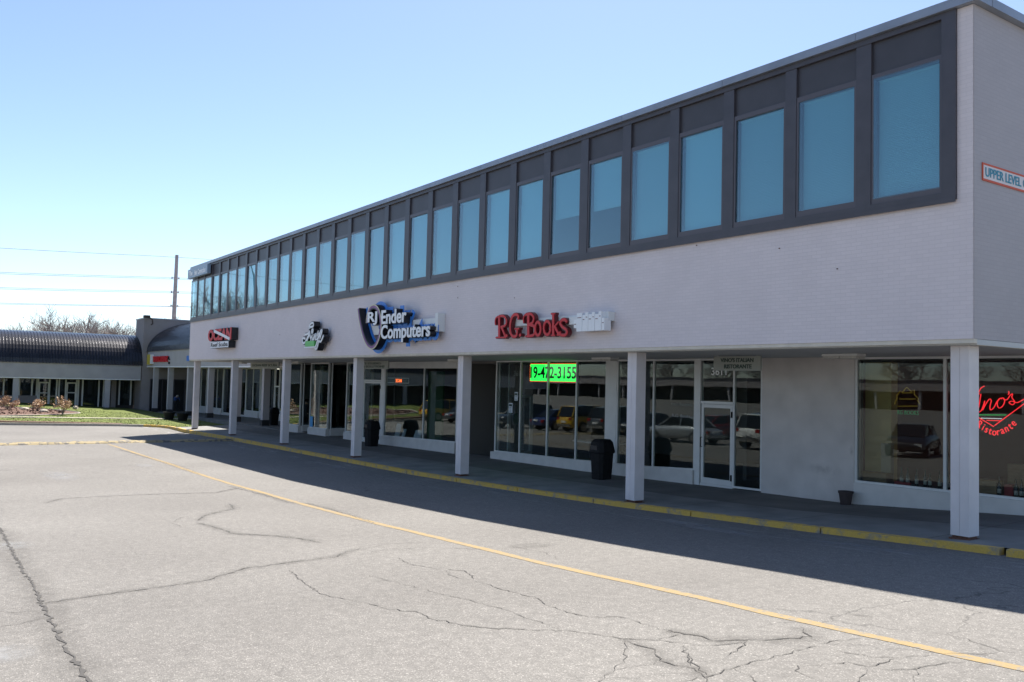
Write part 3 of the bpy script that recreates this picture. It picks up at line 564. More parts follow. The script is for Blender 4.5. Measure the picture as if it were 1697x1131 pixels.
for a_ in ((-13.89, -13.43, YS-.04, YS+.15, .95, 4.248), (-29.45, -29.12, YS-.04, YS+.12, .5, 4.248), (-10.20, -10.02, YS-.04, YS+.10, .8, 4.248)): mb = MB(); mb.box(*a_); mb.build('door_post', M['alu'], B)
glazing('shop_window', [-29.08, -25.47, -22.8], .90, 1.05, head=.28)
glazing('shop_window', [-41.5, -39.37], .78, .80); glazing('shop_window', [-37.9, -35.52], .79, .84); glazing('shop_window', [-33.25, -32.45], .84, .88, t=.07)
# glazed door bays
def door(x0, x1, y=YS, kick=.12, top=3.0, bar=True, name='shop_door', hinge=1):
    zb = max(walk(x0, y), walk(x1, y))+.01; t = .075; f = None; mb = MB()
    mb.box(x0-.02, x1+.02, y-.03, y+.07, zb-.2, zb+.03)
    mb.box(x0, x0+t, y-.02, y+.04, zb+.035, top); mb.box(x1-t, x1, y-.02, y+.04, zb+.035, top); mb.box(x0+t, x1-t, y-.02, y+.04, zb+.035, zb+.06+kick); mb.box(x0+t, x1-t, y-.02, y+.04, top-.09, top)
    d = mb.build(name, M['alu'], B)
    mb = MB(); mb.box(x0+t-.005, x1-t+.005, y+.004, y+.014, zb+.05+kick, top-.08); mb.build('pane', M['glass'], d)
    mb = MB(); hx = x0+.03 if hinge > 0 else x1-.03
    mb.tube([(hx, y-.03, zb+1.0), (hx, y-.08, zb+1.0), (hx, y-.08, zb+1.25), (hx, y-.03, zb+1.25)], .012, 6); mb.build('handle', M['black'], d)
    mb = MB(); qx = x1-.02 if hinge > 0 else x0+.02
    for zz in (zb+.25, top-.25): mb.box(qx-.02, qx+.02, y-.045, y-.021, zz-.08, zz+.08)
    mb.build('hinge', M['black'], d)
    mb = MB(); mb.box(x0-.03, x1+.03, y-.03, y+.06, top+.01, top+.08); mb.box(x0-.03, x1+.03, y-.03, y+.06, 4.20, 4.247)
    tr = mb.build('transom', M['alu'], B); mb = MB(); mb.box(x0-.02, x1+.02, y+.004, y+.014, top+.08, 4.20); mb.build('pane', M['glass'], tr)
    return d
door(-9.98, -8.90, top=3.02)
glazing('side_light', [-8.86, -7.96], .88, .90)
door(-31.3, -29.5, top=3.35)
mb = MB(); mb.box(-31.58, -31.33, YS-.04, YS+.08, .5, 4.247); mb.build('door_post', M['alu'], B)
# recessed bays: side and back glazing with low walls
def ret(x, y0, y1, sill, nm='return_window'):
    mb = MB(); zb = walk(x, 4.2)-.1; mb.box(x-.06, x+.06, y0, y1, zb, sill)
    o = mb.build('return_wall', M['kickwall'], B)
    mb = MB(); mb.box(x-.03, x+.03, y0, y0+.05, sill, 4.246); mb.box(x-.03, x+.03, y1-.05, y1, sill, 4.246); mb.box(x-.03, x+.03, y0+.05, y1-.05, sill, sill+.05); mb.box(x-.03, x+.03, y0+.05, y1-.05, 4.19, 4.246)
    f = mb.build(nm, M['alu'], B); mb = MB(); mb.box(x-.005, x+.005, y0+.04, y1-.04, sill+.04, 4.2); mb.build('pane', M['glass'], f)
ret(-39.33, 4.33, 5.3, .80); ret(-37.95, 4.33, 5.3, .80); ret(-35.46, 4.33, 5.6, .84); ret(-33.32, 4.33, 5.6, .84)
def back(x0, x1, y, sill, glass=True):
    mb = MB(); mb.box(x0, x1, y-.06, y+.06, .3, sill); mb.build('recess_wall', M['kickwall'], B)
    glazing('shop_window', [x0+.03, x1-.03], sill, sill, y=y)
back(-39.26, -38.02, 5.36, .82); back(-35.39, -33.39, 5.66, .86)
# entry recess beside the bookshop: brown wall at the back, glazed door side
mb = MB(); mb.box(-22.7, -20.1, 5.9, 6.05, .5, 4.248); mb.box(-22.78, -22.68, 4.33, 5.9, .5, 4.248); mb.build('recess_wall', M['brownwall'] if 'brownwall' in M else M['inwall'], B)
ret(-20.06, 4.33, 4.8, .9)
x = -20.06; mb = MB(); mb.box(x-.03, x+.03, 4.8, 4.87, .7, 3.0); mb.box(x-.03, x+.03, 5.75, 5.88, .7, 3.0); mb.box(x-.03, x+.03, 4.87, 5.75, 2.92, 3.0); mb.box(x-.03, x+.03, 4.87, 5.75, .7, .9)
d = mb.build('shop_door', M['alu'], B); mb = MB(); mb.box(x-.005, x+.005, 4.86, 5.76, .89, 2.93); mb.build('pane', M['glass'], d)
mb = MB(); mb.box(x-.045, x-.031, 5.0, 5.3, 1.9, 2.3); mb.box(x-.045, x-.031, 5.35, 5.6, 1.2, 1.35); mb.build('notice', M['paper'], d)
# interiors
mb = MB()
mb.box(-41.4, -.96, 4.5, 13.6, .35, .42)
for a, b, z in ((-10.2, -.96, .86), (-20.0, -10.2, .78), (-32.4, -22.8, .6), (-41.4, -32.4, .5)): mb.box(a, b, 4.33, 13.5, z-.02, z)
mb.build('shop_floor', M['infloor'], B)
mb = MB(); mb.box(-41.5, -.96, 11, 11.1, .4, 4.2); mb.box(-41.5, -.96, 4.36, 11, 4.16, 4.24)
for xx in (-10.1, -22.74, -31.9, -41.5): mb.box(xx-.06, xx+.06, 6.1, 11, .4, 4.16)
mb.box(-41.56, -41.44, 4.2, 8, .2, 4.24)
mb.box(-7.9, -5.33, 4.36, 4.5, .8, 4.2)
mb.build('shop_interior', M['inwall'], B)
mb = MB(); mb.box(-10.0, -1.1, 8.0, 8.1, .86, 4.15); mb.build('interior_partition', M['winewall'], B)
xa, xb = onY(1434, 700, 4.95).x, onY(1477, 700, 4.95).x; mb = MB(); mb.box(xa, xb, 4.95, 5.2, .86, 4.15); mb.build('interior_pillar', M['yellowwall'], B)
xc, xd = onY(1460, 740, 4.8).x, onY(1476, 740, 4.8).x; mb = MB(); mb.box(xc, xd, 4.8, 4.93, .86, 2.3); mb.build('interior_panel', M['beige'], B)
mb = MB(); mb.box(-23.4, -22.86, 6.5, 9, .6, 4.1); mb.box(-31.0, -29.6, 7.5, 7.6, .6, 3.9); mb.build('interior_panel', M['greenwall'], B)
mb = MB(); mb.box(-40.6, -39.6, 5.6, 5.65, 2.6, 4.1); mb.build('interior_blind', M['beige'], B)

for px_, py_ in ((759, 475), (759, 494), (853, 494), (1155, 407), (1292, 412), (464, 555), (1388, 446)):
    q = onY(px_, py_, 0); mb = MB(); mb.tube([(q.x, .0, q.z), (q.x, -.02, q.z)], .011, 8); mb.build('wall_fixing', M['rust'], B)
# ================================================================= SIGNS
def PX(pts, Y): return [(p.x, p.z) for p in (onY(x, y, Y) for x, y in pts)]
def fit_px(mb, s, xa, xb, yt, yb, Y, depth=.05, bold=0, shear=0, m=0, spacing=1.0):
    """lettering whose left edge top/bottom lie at pixels (xa,yt),(xa,yb), right edge at column xb, on the wall plane Y"""
    a = onY(xa, yt, Y); c = onY(xa, yb, Y); d = onY(xb, (yt+yb)/2, Y)
    return text_to(mb, s, a.x, d.x, c.z, a.z, Y, depth, bold, shear, m, spacing)
def smooth(pts, k=5):
    out = []; n = len(pts)
    for i in range(n-1):
        p0 = pts[max(0,i-1)]; p1 = pts[i]; p2 = pts[i+1]; p3 = pts[min(n-1,i+2)]
        for j in range(k):
            t = j/k; out.append(tuple(.5*((2*p1[c])+(-p0[c]+p2[c])*t+(2*p0[c]-5*p1[c]+4*p2[c]-p3[c])*t*t+(-p0[c]+3*p1[c]-3*p2[c]+p3[c])*t**3) for c in range(2)))
    out.append(tuple(pts[-1])); return out
# --- bookshop sign: red letters with deep returns, raceway behind, row of white book spines
S = empty('book_store_sign', (-11.2, 0, 5)); tag(S, 'R.G. Books sign of red raised letters beside a row of white book spines', 'shop sign')
mb = MB(); a = onY(822, 548, -.1); b = onY(1011, 532, -.1); mb.box(a.x+.5, b.x, -.11, -.005, 5.0, 5.17); mb.build('raceway', M['offwhite'], S)
Y = -.25
def C6(pts): return PX([(790+x/6.527, 490+y/6.527) for x, y in pts], Y)
def ell(cx, cy, rx, ry): return [(cx+rx*math.cos(2*math.pi*k/14), cy+ry*math.sin(2*math.pi*k/14)) for k in range(15)]
LET = [  # each letter: (points, width, smoothed)
 [([(245,235),(245,452)],.10,0),([(240,228),(290,222),(322,262),(316,318),(262,345)],.07,1),([(272,345),(296,400),(318,457)],.08,1),([(206,320),(203,275),(215,240),(247,228)],.05,1),([(208,457),(305,455)],.045,0)],
 [([(452,262),(448,215),(418,206),(386,232),(366,300),(366,390),(390,440),(424,442),(438,405),(437,365)],.085,1),([(412,362),(462,358)],.05,0)],
 [([(560,210),(560,440)],.11,0),([(530,208),(585,198),(618,238),(606,295),(562,314)],.075,1),([(562,314),(618,330),(634,380),(612,432),(545,440)],.08,1),([(512,300),(508,250),(522,215),(550,202)],.05,1),([(528,442),(600,440)],.045,0)],
 [(ell(664,360,30,72),.08,1)], [(ell(764,352,36,74),.08,1)],
 [([(830,198),(830,430)],.095,0),([(838,345),(890,282)],.05,0),([(848,335),(892,425)],.08,0),([(806,199),(852,197)],.045,0),([(808,433),(852,431)],.045,0),([(872,428),(908,426)],.045,0)],
 [([(978,292),(958,262),(922,268),(906,305),(932,342),(968,368),(978,402),(955,430),(912,425),(900,392)],.08,1)]]
for k, L_ in enumerate(LET):
    mb = MB(); mf = MB()
    for q, (pts, w_, sm) in enumerate(L_):
        c_ = C6(pts); c_ = smooth(c_, 4) if sm else c_; mb.strip(c_, w_+.02, Y+.0021*q, -.135-.001*q); mf.strip(c_, w_-.012, Y-.014-.0011*q, Y-.0005)
    r__ = mb.build('letter', M['redside'], S); mf.build('letter_face', M['red'], r__)
for px_, py_ in ((325, 436), (472, 428)):
    (x_, z_), = C6([(px_, py_)]); mb = MB(); mb.tube([(x_, -.135, z_), (x_, Y, z_)], .05, 12); r__ = mb.build('full_stop', M['redside'], S); mb = MB(); mb.tube([(x_, Y-.001, z_), (x_, Y-.012, z_)], .045, 12); mb.build('letter_face', M['red'], r__)
sp = [(957,530,544),(966,519,553.5),(971,522,553),(976,518,553),(982,521,553),(987,517.5,552.8),(993,520.5,552.5),(998,516,552.3),(1003,527,552)]
px0 = 952
for k, (xr, yt, yb) in enumerate(sp):
    mb = MB(); p = onY(px0, yt, -.3); q = onY(xr, yt, -.3); r_ = onY(xr, yb, -.3); mb.box(p.x+.004, q.x-.004, -.32-.004*(k % 2), -.12, max(r_.z, 4.745), q.z); px0 = xr
    mb.box(p.x+.03, q.x-.03, -.329, -.32, q.z-.12, q.z-.105, 1)
    mb.build('book_spine', [M['white'], M['redside']], S)
mb = MB(); p = onY(943, 544, -.2); q = onY(956, 533, -.2); mb.box(p.x, q.x, -.2, -.1, 4.94, 5.12); mb.build('raceway_box', M['offwhite'], S); mb = MB(); p = onY(996, 540, -.2); q = onY(1006, 530, -.2); mb.box(p.x, q.x+.05, -.2, -.006, 4.98, 5.19); mb.build('raceway_box', M['offwhite'], S)
# --- computer shop sign
S = empty('computer_shop_sign', (-19.8, 0, 5.2)); tag(S, 'RJ Ender Computers sign, white letters on blue backing with a looped black ribbon', 'shop sign')
Y = -.46
lp = [(594,512),(595.5,525),(598.5,541),(603,558),(609,571),(616,576),(622,572),(627,562),(630,550),(631,536),(629.5,522),(625,511.5),(619,508.5),(613,513),(609.5,524),(608.5,536)]
ribbon = smooth(PX(lp, Y), 5); back_ = [(x, z) for x, z in ribbon]
mb2 = MB(); mb2.strip(back_, .40, -.205, -.192)
mb2.build('backing_ribbon', M['blue'], S)
def rect(xa, xb, yt, yb): a = onY(xa, yt, Y); c = onY(xa, yb, Y); d = onY(xb, (yt+yb)/2, Y); return a.x, d.x, c.z, a.z
for s_, xa, xb, yt, yb in (('Ender', 632.5, 674, 514.5, 538.6), ('Computers', 631.7, 713.3, 539, 569.8), ('RJ', 609.7, 625.5, 517.7, 540.6)):
    x0, x1, z0, z1 = rect(xa, xb, yt, yb)
    mb = MB(); text_to(mb, s_, x0-.12, x1+.12, z0-.12, z1+.12, -.215-.004*len(s_), .02, .12); mb.build('backing_letters', M['blue'], S)
    mb = MB(); text_to(mb, s_, x0, x1, z0, z1, Y, -Y-.20, .030); lr_ = mb.build('letter_returns', M['black_gloss'], S)
    mb = MB(); text_to(mb, s_, x0+.01, x1-.01, z0+.01, z1-.01, Y-.014, .013, .026); mb.build('letter_faces', M['white'], lr_)
mb = MB(); mb.strip(ribbon, .16, Y, -.207); mb.build('ribbon', M['black_gloss'], S)
mb = MB(); mb.strip(ribbon, .075, Y-.012, Y-.002); mb.build('ribbon_face', M['purple'], S)
mb = MB()
def offs(pts, d):
    out = []
    for i, p in enumerate(pts):
        a = Vector(pts[max(0,i-1)]); b = Vector(pts[min(len(pts)-1,i+1)]); t = (b-a).normalized(); out.append((p[0]-t.y*d, p[1]+t.x*d))
    return out
mb.strip(offs(ribbon, -.06), .035, Y-.014, Y-.002); mb.build('ribbon_edge', M['cream'], S)
mb = MB(); p = onY(602, 540, -.1); q = onY(731, 540, -.1); mb.box(p.x, q.x, -.17, -.055, 5.02, 5.42); mb.build('raceway', M['offwhite'], S)
mb = MB(); p = onY(723.5, 540, -.2); q = onY(731.5, 540, -.1); mb.box(p.x, q.x+.05, -.26, -.006, 4.99, 5.56); mb.build('raceway_box', M['offwhite'], S)
# --- script sign
S = empty('script_shop_sign', (-26.8, 0, 5)); tag(S, 'small black and white Fringe script sign with a green strip', 'shop sign')
def CR1(pts): return [(495+x/17.4, 525+y/17.4) for x, y in pts]
strokes = [CR1([(430,190),(380,185),(330,230),(300,300),(290,350),(340,300),(400,290),(430,250),(425,200)]), CR1([(180,520),(260,500),(330,420)]), CR1([(320,430),(300,520),(250,620),(200,720),(140,770),(110,700),(130,620),(200,640)]),
 CR1([(240,700),(280,600),(340,500),(360,430),(340,560),(350,640)]), CR1([(350,700),(380,560),(420,390),(390,380),(380,440),(400,560)]), CR1([(400,690),(430,560),(440,520),(430,680)]), CR1([(430,680),(470,540),(490,520),(480,660)]),
 CR1([(480,680),(540,560),(580,420),(540,500),(510,620),(550,650),(600,520)]), CR1([(600,460),(580,600),(540,720),(500,850),(470,900),(520,930),(560,800),(590,680)]), CR1([(590,680),(640,560),(680,400),(640,420),(610,560),(600,700),(650,710),(720,540)])]
mb = MB(); mk = MB(); Y = -.36
for k, st in enumerate(strokes):
    q = smooth(PX(st, Y), 3); mb.strip(q, .085, Y-.008-.001*k, Y); mk.strip(q, .14, Y+.004+.003*k, -.10-.002*k)
mk.build('letter_returns', M['black_gloss'], S); mb.build('letter_faces', M['white'], S)
a = onY(507, 566, Y); b = onY(521.5, 573, Y); mb = MB(); mb.box(a.x, b.x, Y-.03, -.02, b.z-.03, a.z); mb.build('green_strip', M['green'], S)
mb = MB(); mb.box(a.x-.1, b.x+.1, Y-.034, Y-.004, b.z-.08, b.z-.035); mb.build('strip_edge', M['white'], S)
# --- scuba shop sign
S = empty('scuba_shop_sign', (-39.8, 0, 5.4)); tag(S, 'Ocean Reef Scuba sign of red and white letters over a white box', 'shop sign')
Y = -.36; mb = MB(); fit_px(mb, 'OCEAN', 345, 383, 547, 566.5, Y, .33, .07); mb.build('letter_returns', M['black_gloss'], S)
mb = MB(); fit_px(mb, 'OCEAN', 345, 383, 547.2, 566.2, Y-.012, .012, .045); mb.build('letter_faces', M['red'], S)
mb = MB(); d = PX([(356,548),(384,563)], Y); mb.strip(smooth(PX([(355,549),(368,555),(381,562)], Y), 3), .15, Y-.024, Y-.014); mb.build('diagonal_stripe', M['white'], S)
mb = MB(); a = onY(349, 568, Y); b = onY(378.5, 578, Y); mb.box(a.x, b.x, Y, -.02, 4.88, 5.22, 0); mb.build('sign_box', M['black_gloss'], S)
mb = MB(); mb.box(a.x+.01, b.x-.01, Y-.01, Y-.002, 4.89, 5.21); mb.build('sign_face', M['white'], S)
mb = MB(); text_to(mb, 'Reef Scuba', a.x+.12, b.x-.12, 4.95, 5.16, Y-.014, .008, .02); mb.build('lettering', M['black'], S)
# --- plaque at the far top corner
S = empty('roofline_sign', (-44, 0, 9.3)); tag(S, 'pale sign board with white lettering at the far top corner of the window band', 'shop sign')
mb = MB(); mb.box(-46.35, -42.3, -.28, -.09, 9.07, 9.60); mb.build('sign_board', mat('sign_board_blue', (.25,.33,.42), .4), S)
mb = MB(); text_to(mb, 'The', -46.1, -45.3, 9.2, 9.5, -.292, .01, .03); mb.build('lettering', M['white'], S); mb = MB(); text_to(mb, 'Hair Connection', -44.9, -42.6, 9.17, 9.47, -.292, .01, .03); mb.build('lettering', M['white'], S)
# --- upper level sign on the side wall
S = empty('upper_level_sign', (XR, 1.5, 7)); tag(S, 'white Upper Level sign with orange red border on the side wall', 'sign')
mb = MB(); X = XR
def side_box(mb, y0, y1, z0, z1, d0, d1): mb.box(X+d0, X+d1, y0, y1, z0, z1)
side_box(mb, .27, 2.38, 6.895, 7.115, .004, .012); mb.build('sign_board', M['column'], S)
mb = MB(); side_box(mb, .24, 2.41, 7.115, 7.145, .003, .016); side_box(mb, .24, 2.41, 6.86, 6.895, .003, .016); side_box(mb, .24, .27, 6.895, 7.115, .003, .016); side_box(mb, 2.38, 2.41, 6.895, 7.115, .003, .016); mb.build('border', M['orange'], S)
mb = MB(); vs_, fs_ = [], []; text_to(mb, 'UPPER LEVEL OFFICES', .33, 2.30, 6.935, 7.085, 0, .006, .01, side=True, xpl=X+.02); mb.build('lettering', M['teal'], S)
# --- hanging signs under the soffit
def hang(label, lines, x0, x1, z0, y=2.5, rows=None):
    S = empty('hanging_sign', ((x0+x1)/2, y, 4.25)); tag(S, label, 'hanging sign', 'grey signs hanging under the arcade ceiling')
    mb = MB(); mb.box(x0, x1, y-.025, y+.025, z0, 4.225); mb.build('sign_board', M['signgrey'], S)
    for (s_, a, b, za, zb) in lines: mb = MB(); text_to(mb, s_, a, b, za, zb, y-.033, .01, .03); mb.build('lettering', M['signtext'], S)
    mb = MB(); mb.box(x0+.1, x0+.13, y-.01, y+.01, 4.225, 4.255); mb.box(x1-.13, x1-.1, y-.01, y+.01, 4.225, 4.255); mb.build('hanger', M['alu'], S)
    return S
def lx(x, y=2.46): return onY(x, 600, y).x
hang("grey hanging sign reading Vino's Italian Ristorante above the white framed glass door", [("VINO'S ITALIAN", lx(1193.5), lx(1248), 4.085, 4.185), ("RISTORANTE", lx(1199.5), lx(1245), 3.935, 4.035)], lx(1182), lx(1259.5), 3.885)
hang("grey hanging sign with two lines ending Studio and Solutions", [("N'S STUDIO", lx(599), lx(631), 4.075, 4.165), ("IN SOLUTIONS", lx(599), lx(637), 3.945, 4.04)], -28.6, lx(643), 3.89)
hang("grey hanging sign reading Ocean Reef Scuba near the far end of the arcade", [("OCEAN REEF SCUBA", lx(417.5), lx(459), 4.0, 4.13)], lx(415), lx(461.5), 3.88)
# --- house numbers
mb = MB(); fit_px(mb, '3611', 1179, 1204, 609.5, 622, YS-.03+.028, .006, .01); o = mb.build('door_number', M['white'], B)
mb = MB(); fit_px(mb, '3615', 851.5, 866.5, 615, 623.5, YS+.02, .004, .0); mb.build('door_number', M['column'], B)
mb = MB(); fit_px(mb, "Vino's Ristorante", 1112, 1148, 667, 672, YS, .003, 0); mb.build('window_lettering', M['signgrey'], B); mb = MB(); fit_px(mb, "R.G. Books", 1114, 1144, 686, 691, YS, .003, 0); mb.build('window_lettering', mat('faded_letters', (.28,.28,.28), .6), B)
# --- phone number LED board
S = empty('led_board', (-17, YS+.12, 3.7)); tag(S, 'bright green electronic board showing 19-472-3155 inside the bookshop window', 'electronic sign')
Y = YS+.09; p = onY(879, 604, Y); q = onY(956, 604, Y); r_ = onY(880, 631.5, Y)
z1, z0 = p.z, r_.z; x0, x1 = p.x, q.x+.03
mb = MB(); mb.box(x0-.04, x1+.04, Y+.012, Y+.09, z0-.04, z1+.04); mb.build('case', M['black'], S)
mb = MB(); mb.box(x0, x1, Y+.002, Y+.010, z0, z1); mb.build('screen', M['led_green'], S)
mb = MB(); n = 46
for k in range(n):
    a = x0+(x1-x0)*k/n
    for zz in (z0-.026, z1+.004): mb.box(a, a+(x1-x0)/n*.55, Y-.0, Y+.008, zz, zz+.022)
for k in range(8):
    for xx in (x0-.026, x1+.004): mb.box(xx, xx+.022, Y-.0, Y+.008, z0+(z1-z0)*k/8, z0+(z1-z0)*(k+.55)/8)
mb.build('border_lamps', M['led_red'], S)
mb = MB(); text_to(mb, '19-472-3155', x0+.02, x1-.06, z0+.09, z1-.08, Y-.008, .008, .02); mb.build('digits', M['led_off'], S)
# --- small orange message board
S = empty('message_board', (-28, YS+.12, 3.4)); tag(S, 'small dark message board with glowing orange characters in the computer shop window', 'electronic sign')
Y = YS+.09; p = onY(642, 626, Y); q = onY(678, 636.5, Y); p2 = onY(642, 635, Y)
mb = MB(); mb.box(p.x, q.x, Y, Y+.06, p2.z, p.z); mb.build('case', M['signtext'], S)
mb = MB(); t = .035
mb.box(p.x, q.x, Y-.02, Y-.002, p.z-t, p.z); mb.box(p.x, q.x, Y-.02, Y-.002, p2.z, p2.z+t); mb.box(p.x, p.x+t, Y-.02, Y-.002, p2.z+t, p.z-t); mb.box(q.x-t, q.x, Y-.02, Y-.002, p2.z+t, p.z-t); mb.build('frame', M['alu'], S)
mb = MB(); fit_px(mb, '3DM', 655.5, 665.5, 628.3, 633.8, Y-.006, .004, .02); mb.build('characters', M['led_orange'], S)
# --- neon signs in the corner window
def C8(pts): return [(1400+x/4.189, 590+y/4.189) for x, y in pts]
def neon(mb, pts, Y, r=.0095, sm=True):
    q = PX(C8(pts), Y); q = smooth(q, 4) if sm else q; mb.tube([(a, Y, b) for a, b in q], r, 6)
S = empty('neon_sign', (-2.2, YS+.14, 2.9)); tag(S, "glowing red neon sign reading Vino's Ristorante in the corner window", 'neon sign')
Y = YS+.13; mb = MB()
neon(mb, [(800,250),(820,215),(835,250),(850,370),(870,390),(900,320),(925,262),(945,226),(970,210)], Y)
neon(mb, [(935,265),(930,262)], Y, .014); neon(mb, [(945,265),(935,330),(925,385),(945,383),(962,345),(972,312),(965,345),(955,378)], Y)
neon(mb, [(958,375),(985,325),(1005,300),(1017,312),(1008,350),(1012,375),(1035,360),(1055,320),(1075,300)], Y); neon(mb, [(1095,293),(1070,300),(1058,335),(1070,362),(1095,350),(1110,315),(1100,292),(1085,300)], Y)
neon(mb, [(1100,300),(1125,305),(1150,272),(1165,265),(1160,290),(1180,320),(1165,340),(1140,325),(1160,315),(1195,325),(1225,312),(1250,298)], Y); neon(mb, [(1138,245),(1140,262),(1132,270)], Y)
neon(mb, [(1260,322),(1040,484)], Y, sm=False); neon(mb, [(900,410),(930,430),(1035,492)], Y, sm=False); neon(mb, [(985,448),(1080,451)], Y, sm=False)
rest = 'Ristorante'; pos = [(936,478,36),(962,497,28),(985,512,22),(1010,523,12),(1038,531,3),(1066,529,-8),(1093,519,-18),(1121,506,-26),(1148,489,-34),(1170,466,-42)]
for ch, (px_, py_, ang) in zip(rest, pos):
    vs_, fs_ = text_mesh(ch, -.0, 0, .15); c = onY(1400+px_/4.189, 590+py_/4.189, Y); s_ = .21; a = R(-ang)
    cx_ = (min(v.x for v in vs_)+max(v.x for v in vs_))/2; cy_ = .3
    mb.add([(c.x+((v.x-cx_)*math.cos(a)*.8-(v.y-cy_)*math.sin(a))*s_, Y+v.z*.1, c.z+((v.x-cx_)*.8*math.sin(a)+(v.y-cy_)*math.cos(a))*s_) for v in vs_], fs_)
mb.build('red_tubes', M['neon_red'], S)
mb = MB(); neon(mb, [(905,410),(1120,411)], Y+.01, sm=False); mb.build('green_tube', M['neon_green'], S)
mb = MB(); neon(mb, [(945,433),(1090,437)], Y+.01, sm=False); mb.build('white_tube', M['neon_white'], S)
S = empty('neon_sign', (-4.3, YS+.3, 3)); tag(S, 'dim neon sign of a yellow stacked outline over green RG Books lettering', 'neon sign')
Y = YS+.25; mb = MB()
neon(mb, [(345,337),(365,290),(358,282),(385,243),(398,255),(430,218),(460,247),(482,238),(482,268),(515,302),(503,306),(522,337)], Y, .009, False)
for l in ([(380,300),(490,300)], [(365,350),(505,349)], [(400,258),(470,257)]): neon(mb, l, Y, .008, False)
mb.build('yellow_tubes', M['neon_yellow'], S)
mb = MB(); fit_px(mb, 'RG BOOKS', 1487, 1521.5, 680, 686.8, Y, .02, -.005, spacing=1.1); mb.build('green_tubes', M['neon_dim'], S)
# --- ceiling lights under the soffit
for k, (x, y, lab) in enumerate([(-4.55, 2.6, 'flat ceiling light above the plain wall by the corner window'), (-12.35, 2.75, 'flat ceiling light above the bin nearest the camera'), (-20.4, 2.7, 'flat ceiling light above the dark entry recess'), (-36.0, 2.7, 'flat ceiling light above the zigzag window bays'), (-43.4, 2.2, 'flat ceiling light at the far end of the arcade')]):
    r_ = empty('ceiling_light', (x, y, 4.25)); tag(r_, lab, 'ceiling light', 'flat lights under the arcade ceiling')
    mb = MB(); mb.box(x-.42, x+.42, y-.16, y+.16, 4.205, 4.248); mb.build('housing', M['alu'], r_)
    mb = MB(); mb.box(x-.40, x-.01, y-.145, y+.145, 4.155, 4.204); mb.box(x+.01, x+.40, y-.145, y+.145, 4.150, 4.204); mb.build('diffuser', M['fixture'], r_)
# --- bins, pots
def bin_(x, y, lab, h=1.12, rot=0):
    z = walk(x, y); r_ = empty('litter_bin', (x, y, z)); tag(r_, lab, 'litter bin', 'black litter bins in the arcade')
    mb = MB(); mb.lathe([(.235,0),(.245,.02),(.285,h*.62),(.29,h*.66)], (x, y, z), 16, sq=.8); mb.build('body', M['black'], r_, False)
    mb = MB(); mb.lathe([(.30,h*.655),(.325,h*.67),(.325,h*.70),(.27,h*.93),(.20,h),(.05,h*1.005)], (x, y, z), 16, sq=.8); l = mb.build('lid', M['black'], r_)
    mb = MB(); mb.box(x-.14, x+.14, y-.315, y-.296, z+h*.73, z+h*.84); mb.build('flap', M['black_gloss'], r_)
bin_(-12.75, 3.05, 'black litter bin with flared lid in front of the bookshop window', 1.15)
bin_(-28.35, 3.25, 'black litter bin by the white door post of the computer shop', 1.12)
p = onZ(453, 705, .41); bin_(p.x, p.y, 'black litter bin beside the furthest arcade pillars', 1.15)
p = onY(1401.5, 841, 3.86); x, y, z = p.x, p.y, walk(p.x, p.y)
mb = MB(); mb.lathe([(.115,0),(.15,.25),(.165,.25),(.17,.30),(.15,.30),(.13,.26),(.02,.25)], (x, y, z), 20); o = mb.build('flower_pot', M['terracotta'], loc=(x, y, z)); tag(o, 'small empty brown flower pot at the foot of the plain wall', 'flower pot')
# --- window displays
def bottle(x, y, z, h, lab, lc='wlabel', s=1):
    r_ = empty('wine_bottle', (x, y, z)); tag(r_, lab, 'bottle', 'bottles in the corner window')
    mb = MB(); q = h/.32; mb.lathe([(.037,0),(.038,.01),(.038,.19*q),(.015,.235*q),(.014,.31*q),(.016,.312*q),(.016,.32*q)], (x, y, z), 12); mb.build('glass_body', M['bottle'], r_, True)
    mb = MB(); mb.lathe([(.0388,.06),(.0388,.15)], (x, y, z), 12); mb.build('label_band', M[lc], r_, True)
mb = MB(); mb.box(-5.25, -1.05, YS+.16, YS+.75, .9, 1.44); mb.build('display_shelf', M['inwall'], B)
zz = 1.445; Yb = YS+.3
pxs = [(1494,'beside the red box'),(1503,'second from the red box'),(1519,'with pale label between two dark ones'),(1532,'with small label left of centre'),(1541,'short and dark by the mullion'),(1556,'with wide pale label next to the mullion')]
for i, (px_, t) in enumerate(pxs): q = onY(px_, 812, Yb); bottle(q.x, Yb+.03*(i % 2), zz, .38 if i != 4 else .31, 'dark wine bottle '+t)
for px_, t in ((1571,'left of the thick pillar'),(1656,'on the sill beside the crate'),(1684,'right of the red box'),(1693,'at the right edge of the view')): q = onY(px_, 822, Yb); bottle(q.x, Yb, zz, .38, 'dark wine bottle '+t)
def blk(name, lab, cat, m, x0, x1, y0, y1, z0, z1, grp=None):
    mb = MB(); mb.box(x0, x1, y0, y1, z0, z1)
    n = max(1, int((z1-z0)/.1))
    mb2 = mb
    for k in range(n): mb2.box(x0-.004, x1+.004, y0-.006, y0-.001, z0+(z1-z0)*(k+.12)/n, z0+(z1-z0)*(k+.88)/n)
    o = mb.build(name, m, loc=((x0+x1)/2, (y0+y1)/2, z0)); tag(o, lab, cat, grp); return o
a = onY(1622, 810, Yb).x; b = onY(1653, 810, Yb).x
blk('wooden_crate', 'pale wooden wine crate in the window right of the thick pillar', 'crate', M['crate'], a, b, Yb-.05, Yb+.25, zz, zz+.30)
a = onY(1423, 795, Yb).x; b = onY(1468, 795, Yb).x
blk('wooden_crate', 'long wooden crate lying at the left end of the corner window', 'crate', M['crate'], a, b, Yb+.0, Yb+.28, zz, zz+.20)
a = onY(1666, 815, Yb).x; b = onY(1679, 815, Yb).x
